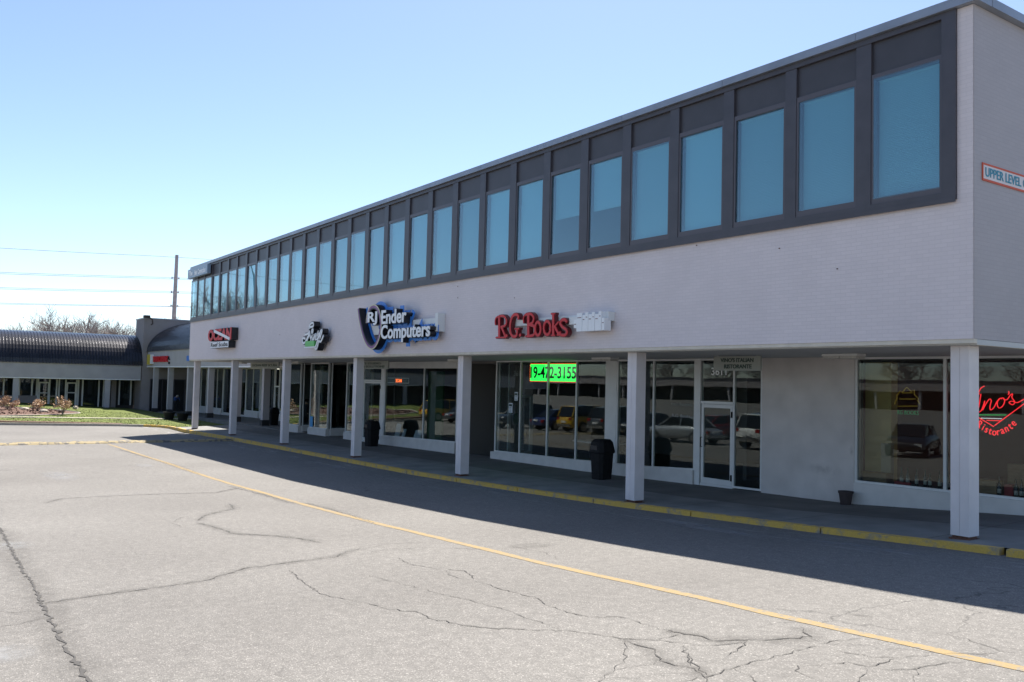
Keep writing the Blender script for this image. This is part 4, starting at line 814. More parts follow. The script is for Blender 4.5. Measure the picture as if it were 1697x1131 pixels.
blk('card_box', 'red box among the bottles in the right hand window', 'box', M['redbox'], a, b, Yb-.02, Yb+.2, zz, zz+.25)
a = onY(1487, 810, Yb).x; b = onY(1512, 810, Yb).x
blk('card_box', 'flat red box lying under the left hand bottles', 'box', M['redbox'], a, b, Yb-.1, Yb-.05, zz, zz+.07)
a = onY(1670, 762, 5.2).x; blk('wooden_stand', 'upright brown wooden stand inside the corner shop', 'stand', M['crate'], a, a+.4, 5.2, 5.5, .87, 2.05)
mb = MB(); q = onY(518, 700, YS); 
a = onY(514.8, 690, YS).x; b = onY(519.5, 690, YS).x; c = onY(516, 690, YS); d_ = onY(516, 707.5, YS); mb.box(a, b, YS-.035, YS-.031, d_.z, c.z); o = mb.build('poster', M['bluep'], loc=(a, YS-.033, d_.z)); tag(o, 'narrow blue poster low in the zigzag shop window', 'poster')
mb = MB(); text_to(mb, 'x', (a+b)/2-.08, (a+b)/2+.08, d_.z+.35, d_.z+.5, YS-.039, .004); 
for k, (px_, py_, w_, h_) in enumerate([(843.5,668,9,16),(853,650,8,14)]):
    p = onY(px_, py_, YS-.002); s_ = (CAM-p).length/FPX; mb = MB(); mb.box(p.x, p.x+w_*s_*1.15, YS-.006, YS-.001, p.z-h_*s_, p.z); mb.box(p.x+.02, p.x+w_*s_*1.15-.02, YS-.009, YS-.006, p.z-.12, p.z-.04, 1)
    for r__ in range(4): mb.box(p.x+.03, p.x+w_*s_*1.0-.02, YS-.009, YS-.006, p.z-.17-.05*r__, p.z-.155-.05*r__, 1)
    o = mb.build('notice', [M['paper'], M['signtext']], loc=(p.x, YS, p.z)); tag(o, ['paper notice low on the bookshop glass', 'paper notice higher on the bookshop glass'][k], 'notice')
for k, px_ in enumerate((659, 669, 692)):
    q = onY(px_, 722, YS+.25); mb = MB(); w_ = (.22, .12, .3)[k]; mb.hexa([(q.x-w_,YS+.2,.95),(q.x+w_,YS+.2,.95),(q.x+w_,YS+.24,.95),(q.x-w_,YS+.24,.95),(q.x-w_*.9,YS+.3,(1.5,1.3,1.32)[k]),(q.x+w_,YS+.3,(1.5,1.3,1.32)[k]),(q.x+w_,YS+.33,(1.5,1.3,1.32)[k]),(q.x-w_*.9,YS+.33,(1.5,1.3,1.32)[k])])
    o = mb.build('display_card', M['paper'], loc=(q.x, YS+.25, .95)); tag(o, ['tall white card standing in the computer shop window', 'small tilted white card in the computer shop window', 'wide pale card by the mullion of the computer shop'][k], 'card')
mb = MB(); mb.box(-29.0, -22.85, YS+.15, YS+.8, .62, .93); mb.build('display_shelf', M['crate'], B)
# tables / desk in the bookshop
r_ = empty('desk', (-16, 5.6, .8)); tag(r_, 'pale desk standing behind the bookshop window', 'desk')
mb = MB(); mb.box(-16.9, -15.0, 5.3, 6.1, 1.50, 1.55); mb.build('desk_top', M['column'], r_)
for dx in (-16.85, -15.1):
    for dy in (5.35, 6.0): mb = MB(); mb.box(dx, dx+.05, dy, dy+.05, .79, 1.50); mb.build('leg', M['black'], r_)

# ================================================================= PEOPLE
def person(name, joints, edges_, rad, lab, loc, rotz, top, bottom, hairc, split=(.95, 1.45)):
    me = bpy.data.meshes.new('person'); me.from_pydata(joints, edges_, []); ob = bpy.data.objects.new('person', me); COL.objects.link(ob)
    sk = ob.modifiers.new('s', 'SKIN'); ob.modifiers.new('d', 'SUBSURF').levels = 1
    for i, r_ in enumerate(rad): me.skin_vertices[0].data[i].radius = (r_, r_*.85)
    me.skin_vertices[0].data[0].use_root = True
    dg = bpy.context.evaluated_depsgraph_get(); e = ob.evaluated_get(dg); m2 = bpy.data.meshes.new_from_object(e); bpy.data.objects.remove(ob)
    ob = bpy.data.objects.new('person', m2); COL.objects.link(ob); m2.materials.clear()
    for m in (M['skin'], top, bottom, M['black']): m2.materials.append(m)
    hd = Vector(joints[HEAD])
    for p in m2.polygons:
        c = p.center; p.use_smooth = True
        if (c-hd).length < .17: p.material_index = 0
        elif c.z < .09: p.material_index = 3
        elif c.z < split[0]: p.material_index = 2
        elif any((c-Vector(joints[k])).length < .09 for k in HANDS): p.material_index = 0
        else: p.material_index = 1
    ob.location = loc; ob.rotation_euler = (0, 0, rotz); tag(ob, lab, 'person'); OFF[ob.name] = Vector((0,0,0))
    hb = MB(); hb.lathe([(.03,-.02),(.10,.0),(.115,.06),(.10,.12),(.05,.15),(.01,.155)], (hd.x, hd.y+.015, hd.z-.01), 12); h = hb.build('hair', hairc, None, True); h.parent = ob
    return ob
# joint order: pelvis, waist, chest, neck, head, headtop, Lsh, Lel, Lha, Rsh, Rel, Rha, Lhip, Lkn, Lan, Ltoe, Rhip, Rkn, Ran, Rtoe
HEAD = 4; HANDS = (8, 11)
E_ = [(0,1),(1,2),(2,3),(3,4),(4,5),(2,6),(6,7),(7,8),(2,9),(9,10),(10,11),(0,12),(12,13),(13,14),(14,15),(0,16),(16,17),(17,18),(18,19)]
RD = [.14,.13,.15,.055,.095,.06,.065,.045,.035,.065,.045,.035,.09,.06,.042,.035,.09,.06,.042,.035]
stand = [(0,0,.95),(0,0,1.12),(0,0,1.38),(0,0,1.52),(0,-.02,1.64),(0,-.01,1.74),(.19,0,1.42),(.25,.02,1.15),(.23,-.08,.92),(-.19,0,1.42),(-.25,.02,1.15),(-.23,-.08,.92),(.10,0,.88),(.11,-.02,.48),(.11,.02,.08),(.12,-.15,.04),(-.10,0,.88),(-.11,-.02,.48),(-.11,.02,.08),(-.12,-.15,.04)]
bend = [(0,.12,.92),(0,.05,1.08),(0,-.18,1.24),(0,-.32,1.30),(0,-.42,1.31),(0,-.47,1.38),(.19,-.2,1.22),(.24,-.3,.98),(.2,-.45,.82),(-.19,-.2,1.22),(-.24,-.3,.98),(-.2,-.45,.82),(.10,.1,.86),(.12,.02,.46),(.12,.06,.08),(.12,-.1,.04),(-.10,.1,.86),(-.12,.02,.46),(-.12,.06,.08),(-.12,-.1,.04)]
q = onY(507.5, 690, 4.75); person('person', stand, E_, RD, 'person in black clothes standing in the recess between zigzag shop windows', (q.x, 4.75, .48), R(15), M['darkcloth'], M['darkcloth'], M['black'])
q = onY(290.5, 680, 6.2); person('person', bend, E_, RD, 'person in a blue shirt leaning forward behind the white wing columns', (q.x, 6.2, .14), R(95), M['bluecloth'], M['darkcloth'], M['hair'], (.98, 1.3))
# ================================================================= SIDE WING (parallel to the main front, beyond it)
Z2 = [(-79,0.0),(-75.7,.02),(-70.4,.12),(-64.2,.22),(-58.5,.33),(-52.1,.37),(-46.7,.42),(-41,.44)]
mb = MB(); xs2 = [-79]+[a for a, b in Z2[1:-1]]+[-41.6]
for a, b in zip(xs2, xs2[1:]): za, zb = interp(a, Z2), interp(b, Z2); mb.hexa([(a,4.06,-.2),(b,4.06,-.2),(b,9,-.2),(a,9,-.2),(a,4.06,za),(b,4.06,zb),(b,9,zb),(a,9,za)])
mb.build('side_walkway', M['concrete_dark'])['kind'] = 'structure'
W2 = empty('linking_wing_building', (-62, 8, 0)); tag(W2, 'low linking wing with barrel roof, white fascia and tan end block', 'building')
mb = MB(); mb.box(-77.95, -46.5, 4.40, 4.62, 4.03, 5.43); mb.box(-46.5, -41.6, 4.40, 4.62, 4.03, 4.235); mb.build('fascia', M['stucco'], W2)
mb = MB(); mb.box(-77.95, -41.6, 4.375, 4.398, 4.00, 4.09); mb.build('fascia_trim', M['white'], W2)
def barrel(mb, u0, u1, base, rad_u, rad_z, z0, axis, n=22, per=.30, amp=.03, a1=math.pi):
    """ribbed vault running u0..u1; axis 'x': runs along X, rises from Y=base backwards; axis 'y': runs along Y, rises from X=base to -X"""
    us = []; u = u0
    while u < u1:
        us += [(u, 0), (u+per*.55, 0), (u+per*.62, amp), (u+per*.93, amp)]; u += per
    us.append((u1, 0)); vs = []
    for (u, o_) in us:
        for k in range(n+1):
            t = a1*k/n; h = rad_u*(1-math.cos(t)); z = z0+(rad_z)*math.sin(t); nx = -math.cos(t)*o_; nz = math.sin(t)*o_
            vs.append((u, base+h+nx, z+nz) if axis == 'x' else (base-h-nx, u, z+nz))
    m = n+1; fs = []
    for i in range(len(us)-1):
        for k in range(n): fs.append((i*m+k, (i+1)*m+k, (i+1)*m+k+1, i*m+k+1))
    if axis == 'x': pass
    mb.add(vs, fs)
mb = MB(); barrel(mb, -77.98, -46.55, 4.33, 5.1, 2.85, 5.45, 'x'); mb.build('barrel_roof', M['barrel'], W2, False)
mb = MB(); pts = [(4.30+5.15*(1-math.cos(math.pi*k/24)), 5.43+2.95*math.sin(math.pi*k/24)) for k in range(25)]
for (a, b), (c, d) in zip(pts, pts[1:]): mb.add([(-78,a,b),(-77.85,a,b),(-77.85,c,d),(-78,c,d),(-78,a,b-.12),(-77.85,a,b-.12),(-77.85,c,d-.12),(-78,c,d-.12)], [(0,1,2,3),(1,5,6,2),(4,7,6,5)])
mb.box(-78, -46.6, 4.31, 4.45, 5.432, 5.50); mb.build('roof_edge', M['frame'], W2)
ex = onY(226, 530, 3.98).x
mb = MB(); mb.box(max(ex, -84), -78.0, 3.98, 15.5, -.2, 8.45); mb.build('end_block', M['stucco_tan'], W2)
mb = MB(); mb.box(max(ex, -84)-.05, -77.95, 3.93, 15.55, 8.45, 8.55); mb.build('end_block_coping', M['coping'], W2)
for x in [-75.7,-70.4,-64.2,-58.5,-52.1,-46.55]:
    z = interp(x, Z2); mb = MB(); mb.box(x-.02, x+.38, 4.46, 4.86, z+.35, 4.03); c = mb.build('column', M['stucco'], W2)
    mb = MB(); mb.box(x-.05, x+.41, 4.43, 4.89, z-.03, z+.35); mb.build('plinth', M['plinth'], c)
mb = MB(); mb.box(-77.9, -41.7, 4.63, 8.4, 4.03, 4.10); mb.build('soffit', M['soffit'], W2)
mb = MB(); mb.box(-77.9, -41.7, 11.5, 11.6, 0, 4.0); mb.box(-77.9, -41.7, 8.1, 11.5, .0, .1)
for x in (-66.5, -57.2, -50.2): mb.box(x, x+.15, 8.1, 11.5, .1, 4.0)
mb.build('shop_interior', M['dark'], W2)
def gl2(x0, x1, n, sill):
    z = interp((x0+x1)/2, Z2); mb = MB(); mb.box(x0, x1, 7.88, 8.1, z-.1, z+sill); mb.build('bulkhead', M['kickwall'], W2)
    glazing('shop_window', [x0+(x1-x0)*k/n for k in range(n+1)], z+sill, z+sill, top=4.02, y=8.0, t=.09, parent=W2)
gl2(-77.8, -73.2, 3, .12); gl2(-73.1, -66.6, 4, .5); gl2(-66.4, -60.6, 3, .12); gl2(-60.5, -57.3, 2, .45); gl2(-57.1, -54.2, 2, .55); gl2(-53.1, -50.3, 2, .65); gl2(-50.1, -45.6, 3, .65); gl2(-45.5, -41.7, 2, .65)
mb = MB()
for y in (4.75, 5.8, 6.85, 7.8): mb.box(-78.0, -77.9, y-.04, y+.04, .0, 2.95)
mb.box(-78.0, -77.9, 4.79, 7.76, 2.87, 2.95); f_ = mb.build('end_window', M['frame'], W2); mb = MB(); mb.box(-77.99, -77.95, 4.79, 7.76, .0, 2.87); mb.build('pane', M['black_gloss'], f_)
x0, x1 = -54.1, -53.2; z = .36; mb = MB(); mb.box(x0, x0+.09, 7.97, 8.05, z, 4.02); mb.box(x1-.09, x1, 7.97, 8.05, z, 4.02); mb.box(x0+.09, x1-.09, 7.97, 8.05, 2.7, 2.8); mb.box(x0+.09, x1-.09, 7.97, 8.05, z, z+.15)
d = mb.build('shop_door', M['alu'], W2); mb = MB(); mb.box(x0+.08, x1-.08, 8.0, 8.01, z+.14, 2.71); mb.build('pane', M['glass'], d)
S = empty('restaurant_sign', (-75, 4.3, 4.7)); tag(S, 'red Thai Cuisine lettering with a yellow and white logo on the wing fascia', 'shop sign')
Y = 4.28; mb = MB(); fit_px(mb, 'THAI CUISINE', 253, 277, 591, 600.5, Y, .1, .03); mb.build('lettering', M['red'], S)
p = onY(245.5, 588, Y); q = onY(252.5, 604.5, Y); mb = MB(); mb.box(p.x, (p.x+q.x)/2+.3, 4.2, 4.39, q.z, p.z, 0); mb.box((p.x+q.x)/2+.302, q.x, 4.2, 4.39, q.z+.05, p.z, 1); mb.build('logo_box', [mat('sign_yellow', (.55,.42,.05), .5), M['white']], S)
mb = MB(); a = onY(277.5, 591, Y); mb.box(a.x, a.x+.5, 4.3, 4.39, a.z-.28, a.z-.2); mb.box(a.x+.1, a.x+.2, 4.3, 4.39, a.z-.2, a.z); mb.box(a.x+.25, a.x+.45, 4.3, 4.39, a.z-.65, a.z-.45); mb.build('ornament', M['black'], S)
mb = MB(); p = onY(311, 590, 4.3); mb.box(p.x, p.x+1.6, 4.22, 4.39, p.z-.4, p.z); o = mb.build('blue_sign', M['blue'], loc=(p.x, 4.3, p.z)); tag(o, 'small blue sign partly hidden behind the main building corner', 'sign')
# security light on the block corner
S = empty('flood_light', (-77.9, 4.1, 8.5)); tag(S, 'flood light on the corner of the tan end block', 'flood light')
mb = MB(); mb.box(-78.1, -77.5, 3.9, 4.4, 8.55, 8.75); mb.build('bracket', M['terracotta'], S)
mb = MB(); mb.tube([(-77.7, 4.3, 8.6), (-77.6, 4.6, 8.4), (-77.6, 4.65, 8.0), (-77.6, 4.5, 7.9)], .07, 6); mb.build('arm', M['terracotta'], S)
# planters on the side walkway
for i, (px_, py_) in enumerate(((280, 697), (302.5, 699))):
    p = onZ(px_, py_, .1); mb = MB(); mb.lathe([(.28,0),(.40,.50),(.44,.50),(.44,.58),(.38,.58),(.35,.52),(.05,.5)], (p.x, min(p.y, 4.0), .12), 14); o = mb.build('planter', M['black'], loc=(p.x, min(p.y, 4.0), .12)); tag(o, ['dark round planter by the second wing column', 'dark round planter between the second and third wing columns'][i], 'planter', 'dark planters beside the lawn')
# ================================================================= FAR WING (faces +X)
W3 = empty('far_wing_building', (-80, -12, 0)); tag(W3, 'far low wing with long ribbed barrel roof and white columns behind the lawn', 'building')
XW = -78.0; Y0 = -42; Y1 = 3.9
mb = MB(); mb.box(XW-.2, XW, Y0, Y1, 2.83, 4.12); mb.build('fascia', M['stucco'], W3)
mb = MB(); mb.box(XW-.02, XW+.02, Y0, Y1, 2.80, 2.86); mb.build('fascia_trim', M['white'], W3)
mb = MB(); barrel(mb, Y0, Y1+.02, XW+.06, 4.2, 2.85, 4.13, 'y', per=.25, amp=.05); mb.build('barrel_roof', M['barrel'], W3)
mb = MB(); mb.box(XW-.02, XW+.1, Y0, Y1, 4.121, 4.20); mb.build('roof_edge', M['frame'], W3)
mb = MB(); mb.box(XW-3.5, XW-.2, Y0, Y1, 2.84, 2.9); mb.build('soffit', M['soffit'], W3)
def gw(y): return gz(XW+.5, y)
for px_ in (26, 178):
    y = onX(px_, 650, XW).y; z = gw(y)-.25; mb = MB(); mb.box(XW-.42, XW-.05, y-.22, y+.22, z+(.3 if px_ > 100 else 0), 2.83); c = mb.build('column', M['stucco'], W3)
    mb = MB(); mb.box(XW-.45, XW-.02, y-.25, y+.25, z-.1, z+.3); mb.build('plinth', M['plinth'], c)
for k in range(1, 4):
    y = onX(26, 650, XW).y-8.3*k; mb = MB(); mb.box(XW-.42, XW-.05, y-.22, y+.22, .3, 2.83); c = mb.build('column', M['stucco'], W3)
XG = XW-2.6
mb = MB(); mb.box(XG-.3, XG-.1, Y0, Y1, 0, 2.83); mb.box(XG-7, XG-.3, Y0, Y0+.2, 0, 4.1); mb.box(XG-6, XG-5.9, Y0, Y1, 0, 4.1); mb.build('back_wall', M['dark'], W3)
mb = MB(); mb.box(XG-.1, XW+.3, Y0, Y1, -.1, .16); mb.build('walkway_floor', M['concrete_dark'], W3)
def barsX(pxs, zs, zt, sill_px=None):
    ys_ = [onX(p, 640, XG).y for p in pxs]; mb = MB()
    for y in ys_: mb.box(XG-.05, XG+.04, y-.06, y+.06, zs, zt)
    mb.box(XG-.05, XG+.04, ys_[0], ys_[-1], zt-.08, zt-.001)
    f = mb.build('shop_window', M['alu'], W3)
    for a, b in zip(ys_, ys_[1:]): mb = MB(); mb.box(XG-.02, XG-.005, a+.06, b-.06, zs, zt-.08); mb.build('pane', M['glass'], f)
    if sill_px: mb = MB(); mb.box(XG-.08, XG+.08, ys_[0], ys_[-1], .1, zs); mb.build('bulkhead', M['stucco_tan'], W3)
barsX([-60, -30, 6, 22], 1.25, 2.82, 1); barsX([32, 53, 61], 1.25, 2.82, 1)
barsX([63, 82, 94], .17, 2.82); barsX([98, 109, 127, 130], .17, 2.82); barsX([137, 164, 172], .17, 2.82); barsX([198, 217, 231], .45, 2.82)
mb = MB(); a, b = onX(184, 650, XG).y, onX(192, 650, XG).y; mb.box(XG-.05, XG+.1, a, b, .1, 2.83); mb.build('wall_panel', M['stucco_tan'], W3)
for a, b, zz in ((64, 81, 1.45), (110, 126, 1.5)):
    ya, yb = onX(a, 650, XG).y, onX(b, 650, XG).y; mb = MB(); mb.box(XG+.041, XG+.06, ya, yb, zz, zz+.08); mb.box(XG+.041, XG+.06, ya, yb, 2.35, 2.47); mb.box(XG+.041, XG+.06, ya, ya+.1, .2, 2.35); mb.box(XG+.041, XG+.06, yb-.1, yb, .2, 2.35); mb.build('shop_door', M['alu'], W3)
# ================================================================= UTILITY POLE AND CABLES
PXc, PYc = -143.5, 22.2
S = empty('utility_pole', (PXc, PYc, 0)); tag(S, 'tall weathered steel utility pole rising behind the far roofs', 'utility pole')
top = onX(293.2, 423, PXc)
mb = MB(); mb.tube([(PXc, onX(286, 560, PXc).y, -1), (PXc, onX(288.2, 528, PXc).y, onX(288, 528, PXc).z), (PXc, top.y, top.z)], [.40, .36, .27], 12); mb.build('shaft', M['pole'], S)
levels = [onX(290.8, 461, PXc), onX(289.8, 484.5, PXc), onX(289, 507, PXc)]
for l in levels:
    mb = MB(); mb.tube([(PXc, l.y-.62, l.z), (PXc, l.y+.62, l.z)], .07, 6); mb.tube([(PXc, l.y-.55, l.z-.15), (PXc, l.y-.55, l.z+.2)], [.12,.06], 8); mb.tube([(PXc, l.y+.55, l.z-.15), (PXc, l.y+.55, l.z+.2)], [.12,.06], 8); mb.build('insulator', M['pole'], S)
def cable(y0px, y1px, lab, off=0):
    a = onX(0, y0px, PXc); b = onX(290, y1px, PXc); pts = []
    sl = (b.z-a.z)/(b.y-a.y); 
    for k in range(25):
        y = -60+k*6; t = (y-b.y)
        z = b.z+sl*t*.9-(.0009)*0+.00035*t*(t-(a.y-b.y)) if y < b.y else b.z+.02*t+.00035*t*t
        pts.append((PXc+off, y, z))
    mb = MB(); mb.tube(pts, .032, 4); o = mb.build('power_cable', M['wire'], loc=(PXc, b.y, b.z)); tag(o, lab, 'power cable', 'cables strung from the utility pole')
for y0, y1, lab, off in ((413, 426, 'topmost single power cable at the tip of the pole', 0), (452.5, 459.5, 'upper cable of the highest pair on the pole', -.8), (456.5, 463, 'lower cable of the highest pair on the pole', .8), (478, 482.5, 'upper cable of the middle pair on the pole', -.8), (481.5, 486, 'lower cable of the middle pair on the pole', .8), (503.5, 507, 'upper cable of the lowest pair on the pole', -.8), (506.5, 508.8, 'lower cable of the lowest pair on the pole', .8)):
    cable(y0, y1, lab, off)
# ================================================================= TREES (bare, spring)
def tree_mesh(seed, H, spread, levels=5, twigs=3):
    rr = random.Random(seed); trunk = MB(); crown = MB()
    def grow(p, d, L, r, lv):
        n = 3; pts = [p]; q = p.copy(); dd = d.copy()
        for k in range(n):
            dd = (dd+Vector((rr.uniform(-.16,.16), rr.uniform(-.16,.16), rr.uniform(.0,.16)))).normalized(); q = q+dd*L/n; pts.append(q.copy())
        tgt = trunk if lv <= 1 else crown
        tgt.tube(pts, [r*(1-.35*i/n) for i in range(n+1)], 6 if lv < 2 else 3, 0, False)
        if lv >= levels: return
        nb = {0: 5, 1: 4, 2: 4, 3: 4, 4: 4}.get(lv, 3)
        for k in range(nb):
            t = rr.uniform(.35, 1.0) if k < nb-1 else 1; i = min(n-1, int(t*n)); b = pts[i].lerp(pts[i+1], t*n-i) if i+1 <= n else pts[-1]
            ax = Vector((rr.uniform(-1,1), rr.uniform(-1,1), rr.uniform(-.3,.6))).normalized(); nd = (dd*rr.uniform(.5, .9)+ax*spread).normalized()
            grow(b, nd, L*rr.uniform(.58, .78), r*.55, lv+1)
    grow(Vector((0,0,-.3)), Vector((0,0,1)), H*.30, H*.016, 0)
    return trunk, crown
protos = []
for sd in range(4):
    t, c = tree_mesh(20+sd, 12, .62)
    r_ = empty('bare_tree', (0,0,0)); t.build('trunk', M['bark'], r_, True); c.build('crown', M['twig'], r_, False); zmax = max(v[2] for v in c.v); protos.append((r_, zmax))
used = set()
def place_tree(k, x, y, ztop, zb, lab, grp, sx=1):
    r0, zm = protos[k]; r_ = r0 if k not in used else copy_tree(r0); used.add(k); s_ = (ztop-zb)/zm; r_.location = (x, y, zb); r_.scale = (s_*sx, s_*sx, s_); r_.rotation_euler = (0, 0, random.uniform(0, 6)); tag(r_, lab, 'tree', grp)
TG = 'bare trees behind the far roofs'
for k, (px_, py_, X, lab, sx) in enumerate([(20, 528, -118, 'low bare tree at the left edge of the view', 1.2), (38, 526, -122, 'thin bare tree second from the left edge', 1.0), (76, 503, -112, 'tallest bare tree with a wide open crown', 1.15), (108, 511, -116, 'dense bare tree just right of the tallest', 1.1), (132, 509, -122, 'upright bare tree in the middle of the row', 1.0), (155, 512, -114, 'broad bare tree with a reddish crown in the row', 1.2), (188, 527, -120, 'bare tree fourth from the tan end block', 1.1), (207, 522, -118, 'rounded bare tree near the tan end block', 1.1), (222, 524, -124, 'narrow bare tree touching the tan end block', .9), (305, 517, -128, 'small bare tree between pole and main building', 1.0), (57, 532, -126, 'short bare tree left of the tallest one', 1.0), (172, 524, -126, 'small bare tree behind the reddish broad one', 1.0)]):
    p = onX(px_, py_, X); place_tree(k % 4, X, p.y, p.z, -.5, lab, TG, sx)
for k, (x, y, h) in enumerate([(-112, -17, 16), (-106, -21.5, 15), (-113, -26, 16.5), (-104, -31, 14)]):
    place_tree((k+1) % 4, x, y, h, -.5, ['bare tree mirrored in the leftmost upper window', 'bare tree mirrored in the upper windows, second in its row', 'bare tree mirrored in the upper windows, third in its row', 'bare tree mirrored in the upper windows, furthest from the wing'][k], 'bare trees reflected in the window band', 1.3)
# ================================================================= SHRUBS AND STONES ON THE BED
def shrub(x, y, h, wd, seed, lab):
    rr = random.Random(seed); z = gz(x, y)+.08; r_ = empty('dry_shrub', (x, y, z)); tag(r_, lab, 'shrub', 'dry tan shrubs on the mulch bed'); st = MB(); lf = MB()
    for k in range(16):
        a = rr.uniform(0, 6.28); t = rr.uniform(.2, 1); top_ = Vector((x+wd*t*math.cos(a), y+wd*t*math.sin(a), z+h*rr.uniform(.45, 1)*(1-.25*t))); mid = Vector((x, y, z)).lerp(top_, .5)+Vector((rr.uniform(-.08,.08), rr.uniform(-.08,.08), .05)); st.tube([(x, y, z-.05), mid, top_], [.018,.012,.006], 4)
        for j in range(34):
            c = mid.lerp(top_, rr.uniform(.3, 1.1))+Vector((rr.gauss(0,.10), rr.gauss(0,.10), rr.gauss(0,.07))); s_ = rr.uniform(.045, .085); u = Vector((rr.uniform(-1,1), rr.uniform(-1,1), rr.uniform(-1,1))).normalized(); v = u.cross(Vector((rr.uniform(-1,1), rr.uniform(-1,1), .3))).normalized()
            lf.add([c-u*s_, c+v*s_*.7, c+u*s_, c-v*s_*.7], [(0,1,2,3)], rr.randint(0,1))
    st.build('stems', M['bark'], r_); lf.build('foliage', [M['leaf'], M['leaf2']], r_)
p = onZ(14, 677, .65); shrub(p.x, p.y, 1.2, .8, 1, 'low spreading tan shrub at the left edge of the bed')
p = onZ(63, 678, .62); shrub(p.x, p.y, 1.05, .55, 2, 'sparse tan shrub in the middle of the bed')
p = onZ(104, 683, .52); shrub(p.x, p.y, 1.5, .75, 3, 'tall bushy tan shrub at the right of the bed')
for i, (px_, py_, s_) in enumerate(((40, 682, .35), (73, 684, .32), (125, 678, .22), (99, 683, .2))):
    p = onZ(px_, py_, gz(-65, -8)+.02); x, y, z = p.x, p.y, gz(p.x, p.y)+.1; mb = MB(); rr = random.Random(i); pr = [(s_*.9,-.05),(s_,.05),(s_*.8,.13),(s_*.35,.18)]
    mb.lathe(pr, (x, y, z), 9); mb.v = [(a+rr.uniform(-.04,.04), b+rr.uniform(-.04,.04), c+rr.uniform(-.02,.02)) for a, b, c in mb.v]; o = mb.build('stone', M['stone'], loc=(x, y, z)); tag(o, ['flat pale stone left of the middle shrub', 'flat pale stone right of the middle shrub', 'small stone near the right tip of the bed', 'small stone at the foot of the tall shrub'][i], 'stone', 'stones in the mulch bed')
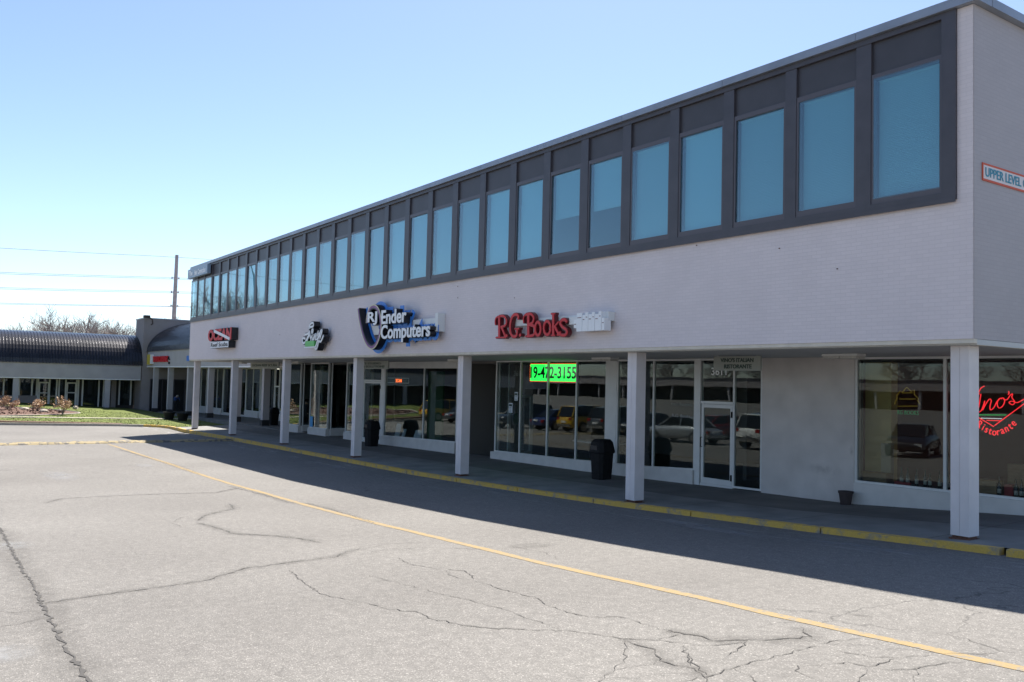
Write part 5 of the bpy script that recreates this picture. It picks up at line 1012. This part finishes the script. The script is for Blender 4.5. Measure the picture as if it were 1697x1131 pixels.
# ================================================================= CARS PARKED ACROSS THE LANE (seen mirrored in the shop windows)
tyre = mat('tyre', (.02,.02,.02), .8); rim = mat('alloy', (.45,.45,.46), .3, .8); cglass = mat('car_glass', (.01,.012,.014), .05); tail = mat('tail_lamp', (.35,.01,.01), .3); head = mat('head_lamp', (.7,.7,.68), .15); chrome = mat('chrome', (.6,.6,.6), .15, 1)
def car(kind, paint, x, y, rot, lab):
    r_ = empty('parked_car', (0,0,0)); tag(r_, lab, 'car', 'cars parked across the lane from the shops')
    L, Wd, Hh = (4.7, .90, 1.46) if kind == 'sedan' else (4.8, .95, 1.80)
    if kind == 'sedan': st = [(-2.35,.45,.62,.70),(-2.25,.32,.78,.80),(-1.6,.28,.95,.88),(-.95,.26,.98,.90),(0,.26,.97,.90),(.9,.26,.95,.90),(1.6,.28,.88,.87),(2.2,.32,.72,.78),(2.35,.42,.60,.68)]; cab = [(-1.75,.95,.66),(-1.1,1.40,.62),(-.2,1.46,.62),(.45,1.42,.62),(1.3,.93,.68)]
    else: st = [(-2.35,.50,.85,.80),(-2.28,.36,1.0,.88),(-1.8,.34,1.08,.94),(-.9,.32,1.10,.95),(0,.32,1.10,.95),(.9,.32,1.08,.95),(1.6,.34,1.04,.93),(2.2,.38,.92,.86),(2.38,.48,.80,.76)]; cab = [(-2.25,1.05,.78),(-2.0,1.70,.70),(-.8,1.80,.72),(.3,1.77,.72),(1.25,1.06,.78)]
    mb = MB(); vs = []
    for (sx, zb, zt, hw) in st:
        for (fy, fz) in ((-.9,0),(-1,.25),(-1,.6),(-.93,.92),(-.75,1),(.75,1),(.93,.92),(1,.6),(1,.25),(.9,0)): vs.append((sx, hw*fy, zb+(zt-zb)*fz))
    n = 10; fs = [(i*n+k, i*n+(k+1) % n, (i+1)*n+(k+1) % n, (i+1)*n+k) for i in range(len(st)-1) for k in range(n)]+[tuple(range(n-1,-1,-1)), tuple(range((len(st)-1)*n, len(st)*n))]
    mb.add(vs, fs); mb.build('body', paint, r_, True)
    mb = MB(); vs = []; zb = .90 if kind == 'sedan' else 1.02
    for sx, zt, hw in cab: vs += [(sx, -hw*1.12, zb), (sx, -hw*.95, zb+(zt-zb)*.9), (sx, -hw*.8, zt), (sx, hw*.8, zt), (sx, hw*.95, zb+(zt-zb)*.9), (sx, hw*1.12, zb)]
    fs = [(i*6+k, i*6+k+1, (i+1)*6+k+1, (i+1)*6+k) for i in range(len(cab)-1) for k in range(5)]
    mb.add(vs, fs); mb.build('cabin_glass', cglass, r_, False)
    mb = MB(); a, b = cab[1], cab[-2]
    mb.hexa([(a[0],-a[2]*.84,a[1]-.03),(b[0],-b[2]*.84,b[1]-.03),(b[0],b[2]*.84,b[1]-.03),(a[0],a[2]*.84,a[1]-.03),(a[0]+.05,-a[2]*.72,a[1]+.035),(b[0]-.05,-b[2]*.72,b[1]+.035),(b[0]-.05,b[2]*.72,b[1]+.035),(a[0]+.05,a[2]*.72,a[1]+.035)])
    for s_ in (-1, 1):
        for (p, q) in ((cab[0], cab[1]), (cab[-2], cab[-1])): mb.tube([(p[0], s_*p[2]*1.0, p[1]), (q[0], s_*q[2]*.97, q[1])], .045, 5)
        mb.tube([(-.35, s_*.76*(1 if kind == 'sedan' else 1.1), zb), (-.35, s_*cab[2][2]*.93, cab[2][1]-.05)], .04, 5)
    mb.build('roof', paint, r_)
    for sx in (-1.4, 1.42):
        for s_ in (-1, 1):
            mb = MB(); R0 = .33 if kind == 'sedan' else .37; mb.tube([(sx, s_*(Wd-.22), R0), (sx, s_*(Wd+.01), R0)], R0, 18); wv = mb.build('wheel', tyre, r_); mb = MB(); mb.tube([(sx, s_*(Wd+.012), R0), (sx, s_*(Wd+.02), R0)], R0*.62, 12); mb.build('rim', rim, wv)
    for s_ in (-1, 1):
        mb = MB(); mb.box(2.15, 2.34, s_*.45, s_*.74, st[-1][2]-.08, st[-1][2]+.08); mb.build('headlight', head, r_)
        mb = MB(); mb.box(-2.36, -2.2, s_*.52, s_*.76, st[0][2]-.02, st[0][2]+.14); mb.build('tail_light', tail, r_)
    mb = MB(); mb.box(-2.42, -2.3, -.75, .75, .42, .58); mb.box(2.3, 2.42, -.72, .72, .40, .54); mb.build('bumper', paint if kind == 'sedan' else chrome, r_)
    mb = MB(); mb.box(-2.40, -2.352, -.26, .26, .66, .78); mb.build('number_plate', M['white'], r_)
    r_.location = (x, y, lot(x)); r_.rotation_euler = (0, 0, rot)
def cp(n, c, me=.0): return mat(n, c, .3, me, coat=.8)
yel, blk_, wht, sil, dred, dblu, gry = cp('paint_yellow', (.62,.36,.015)), cp('paint_black', (.012,.012,.014)), cp('paint_white', (.75,.75,.73)), cp('paint_silver', (.42,.44,.46), .4), cp('paint_red', (.25,.015,.015)), cp('paint_blue', (.015,.03,.12)), cp('paint_grey', (.10,.11,.12), .3)
car('suv', yel, -39.3, -16.5, R(-90), 'yellow off-road car parked between two dark cars')
car('suv', gry, -36.2, -16.6, R(-90), 'dark grey off-road car right beside the yellow one')
car('sedan', blk_, -33.2, -16.4, R(-90), 'black saloon parked third from the yellow car')
car('sedan', dblu, -42.5, -16.6, R(-90), 'dark blue saloon parked left of the yellow off-road car')
car('suv', blk_, -46.5, -16.0, R(90), 'black off-road car nose towards the shops')
car('sedan', sil, -28.0, -13.8, R(178), 'silver saloon standing along the lane')
car('suv', wht, -22.8, -15.2, R(-90), 'white off-road car with its tail to the shops')
car('sedan', blk_, -16.6, -17.4, R(70), 'black saloon standing alone near the camera')
car('suv', sil, -11.5, -20.5, R(60), 'silver off-road car nearest the corner window reflection')
car('suv', yel, -58.5, -16.5, R(-88), 'second yellow off-road car far down the lane')
car('sedan', gry, -54.5, -16.4, R(-90), 'grey saloon next to the second yellow car')
car('sedan', dred, -30.2, -19.5, R(-90), 'dark red saloon behind the silver saloon')
# shops across the lot, mirrored in the glass
W4 = empty('opposite_shop_building', (-60, -130, 0)); tag(W4, 'long low shop row with pale fascia on the other side of the car park', 'building')
mb = MB(); mb.box(-210, 60, -131, -130, 3.4, 5.2); mb.build('fascia', M['stucco_tan'], W4)
mb = MB(); mb.box(-210, 60, -155, -134, 0, 5.1); mb.build('wall', M['dark'], W4)
mb = MB(); mb.box(-210, 60, -155, -129.8, 5.21, 5.5); mb.build('roof', M['frame'], W4)
for k in range(30):
    mb = MB(); x = -208+9*k; mb.box(x, x+.5, -130.9, -130.4, 0, 3.4); mb.build('column', M['stucco'], W4)
for k in range(14): place_tree(k % 4, -190+17*k+random.uniform(-3,3), -162+random.uniform(-4,4), 13+random.uniform(-2,3), 0, 'bare tree beyond the opposite shop row', 'bare trees beyond the opposite shop row', 1.5)
# lamp post near the far bed, its arm mirrored in the window band
S = empty('street_lamp', (-73, -12.5, .6)); tag(S, 'tall curved street lamp standing behind the mulch bed', 'street lamp')
mb = MB(); mb.tube([(-73,-12.5,.3),(-73,-12.5,11.5),(-72.8,-12.3,12.8),(-72.0,-11.7,13.6),(-71.0,-11.0,13.8)], [.12,.09,.07,.06,.05], 8); mb.build('pole', M['coping'], S)
mb = MB(); mb.box(-71.3,-70.4,-11.3,-10.7,13.7,13.85); mb.build('lamp_head', M['coping'], S)
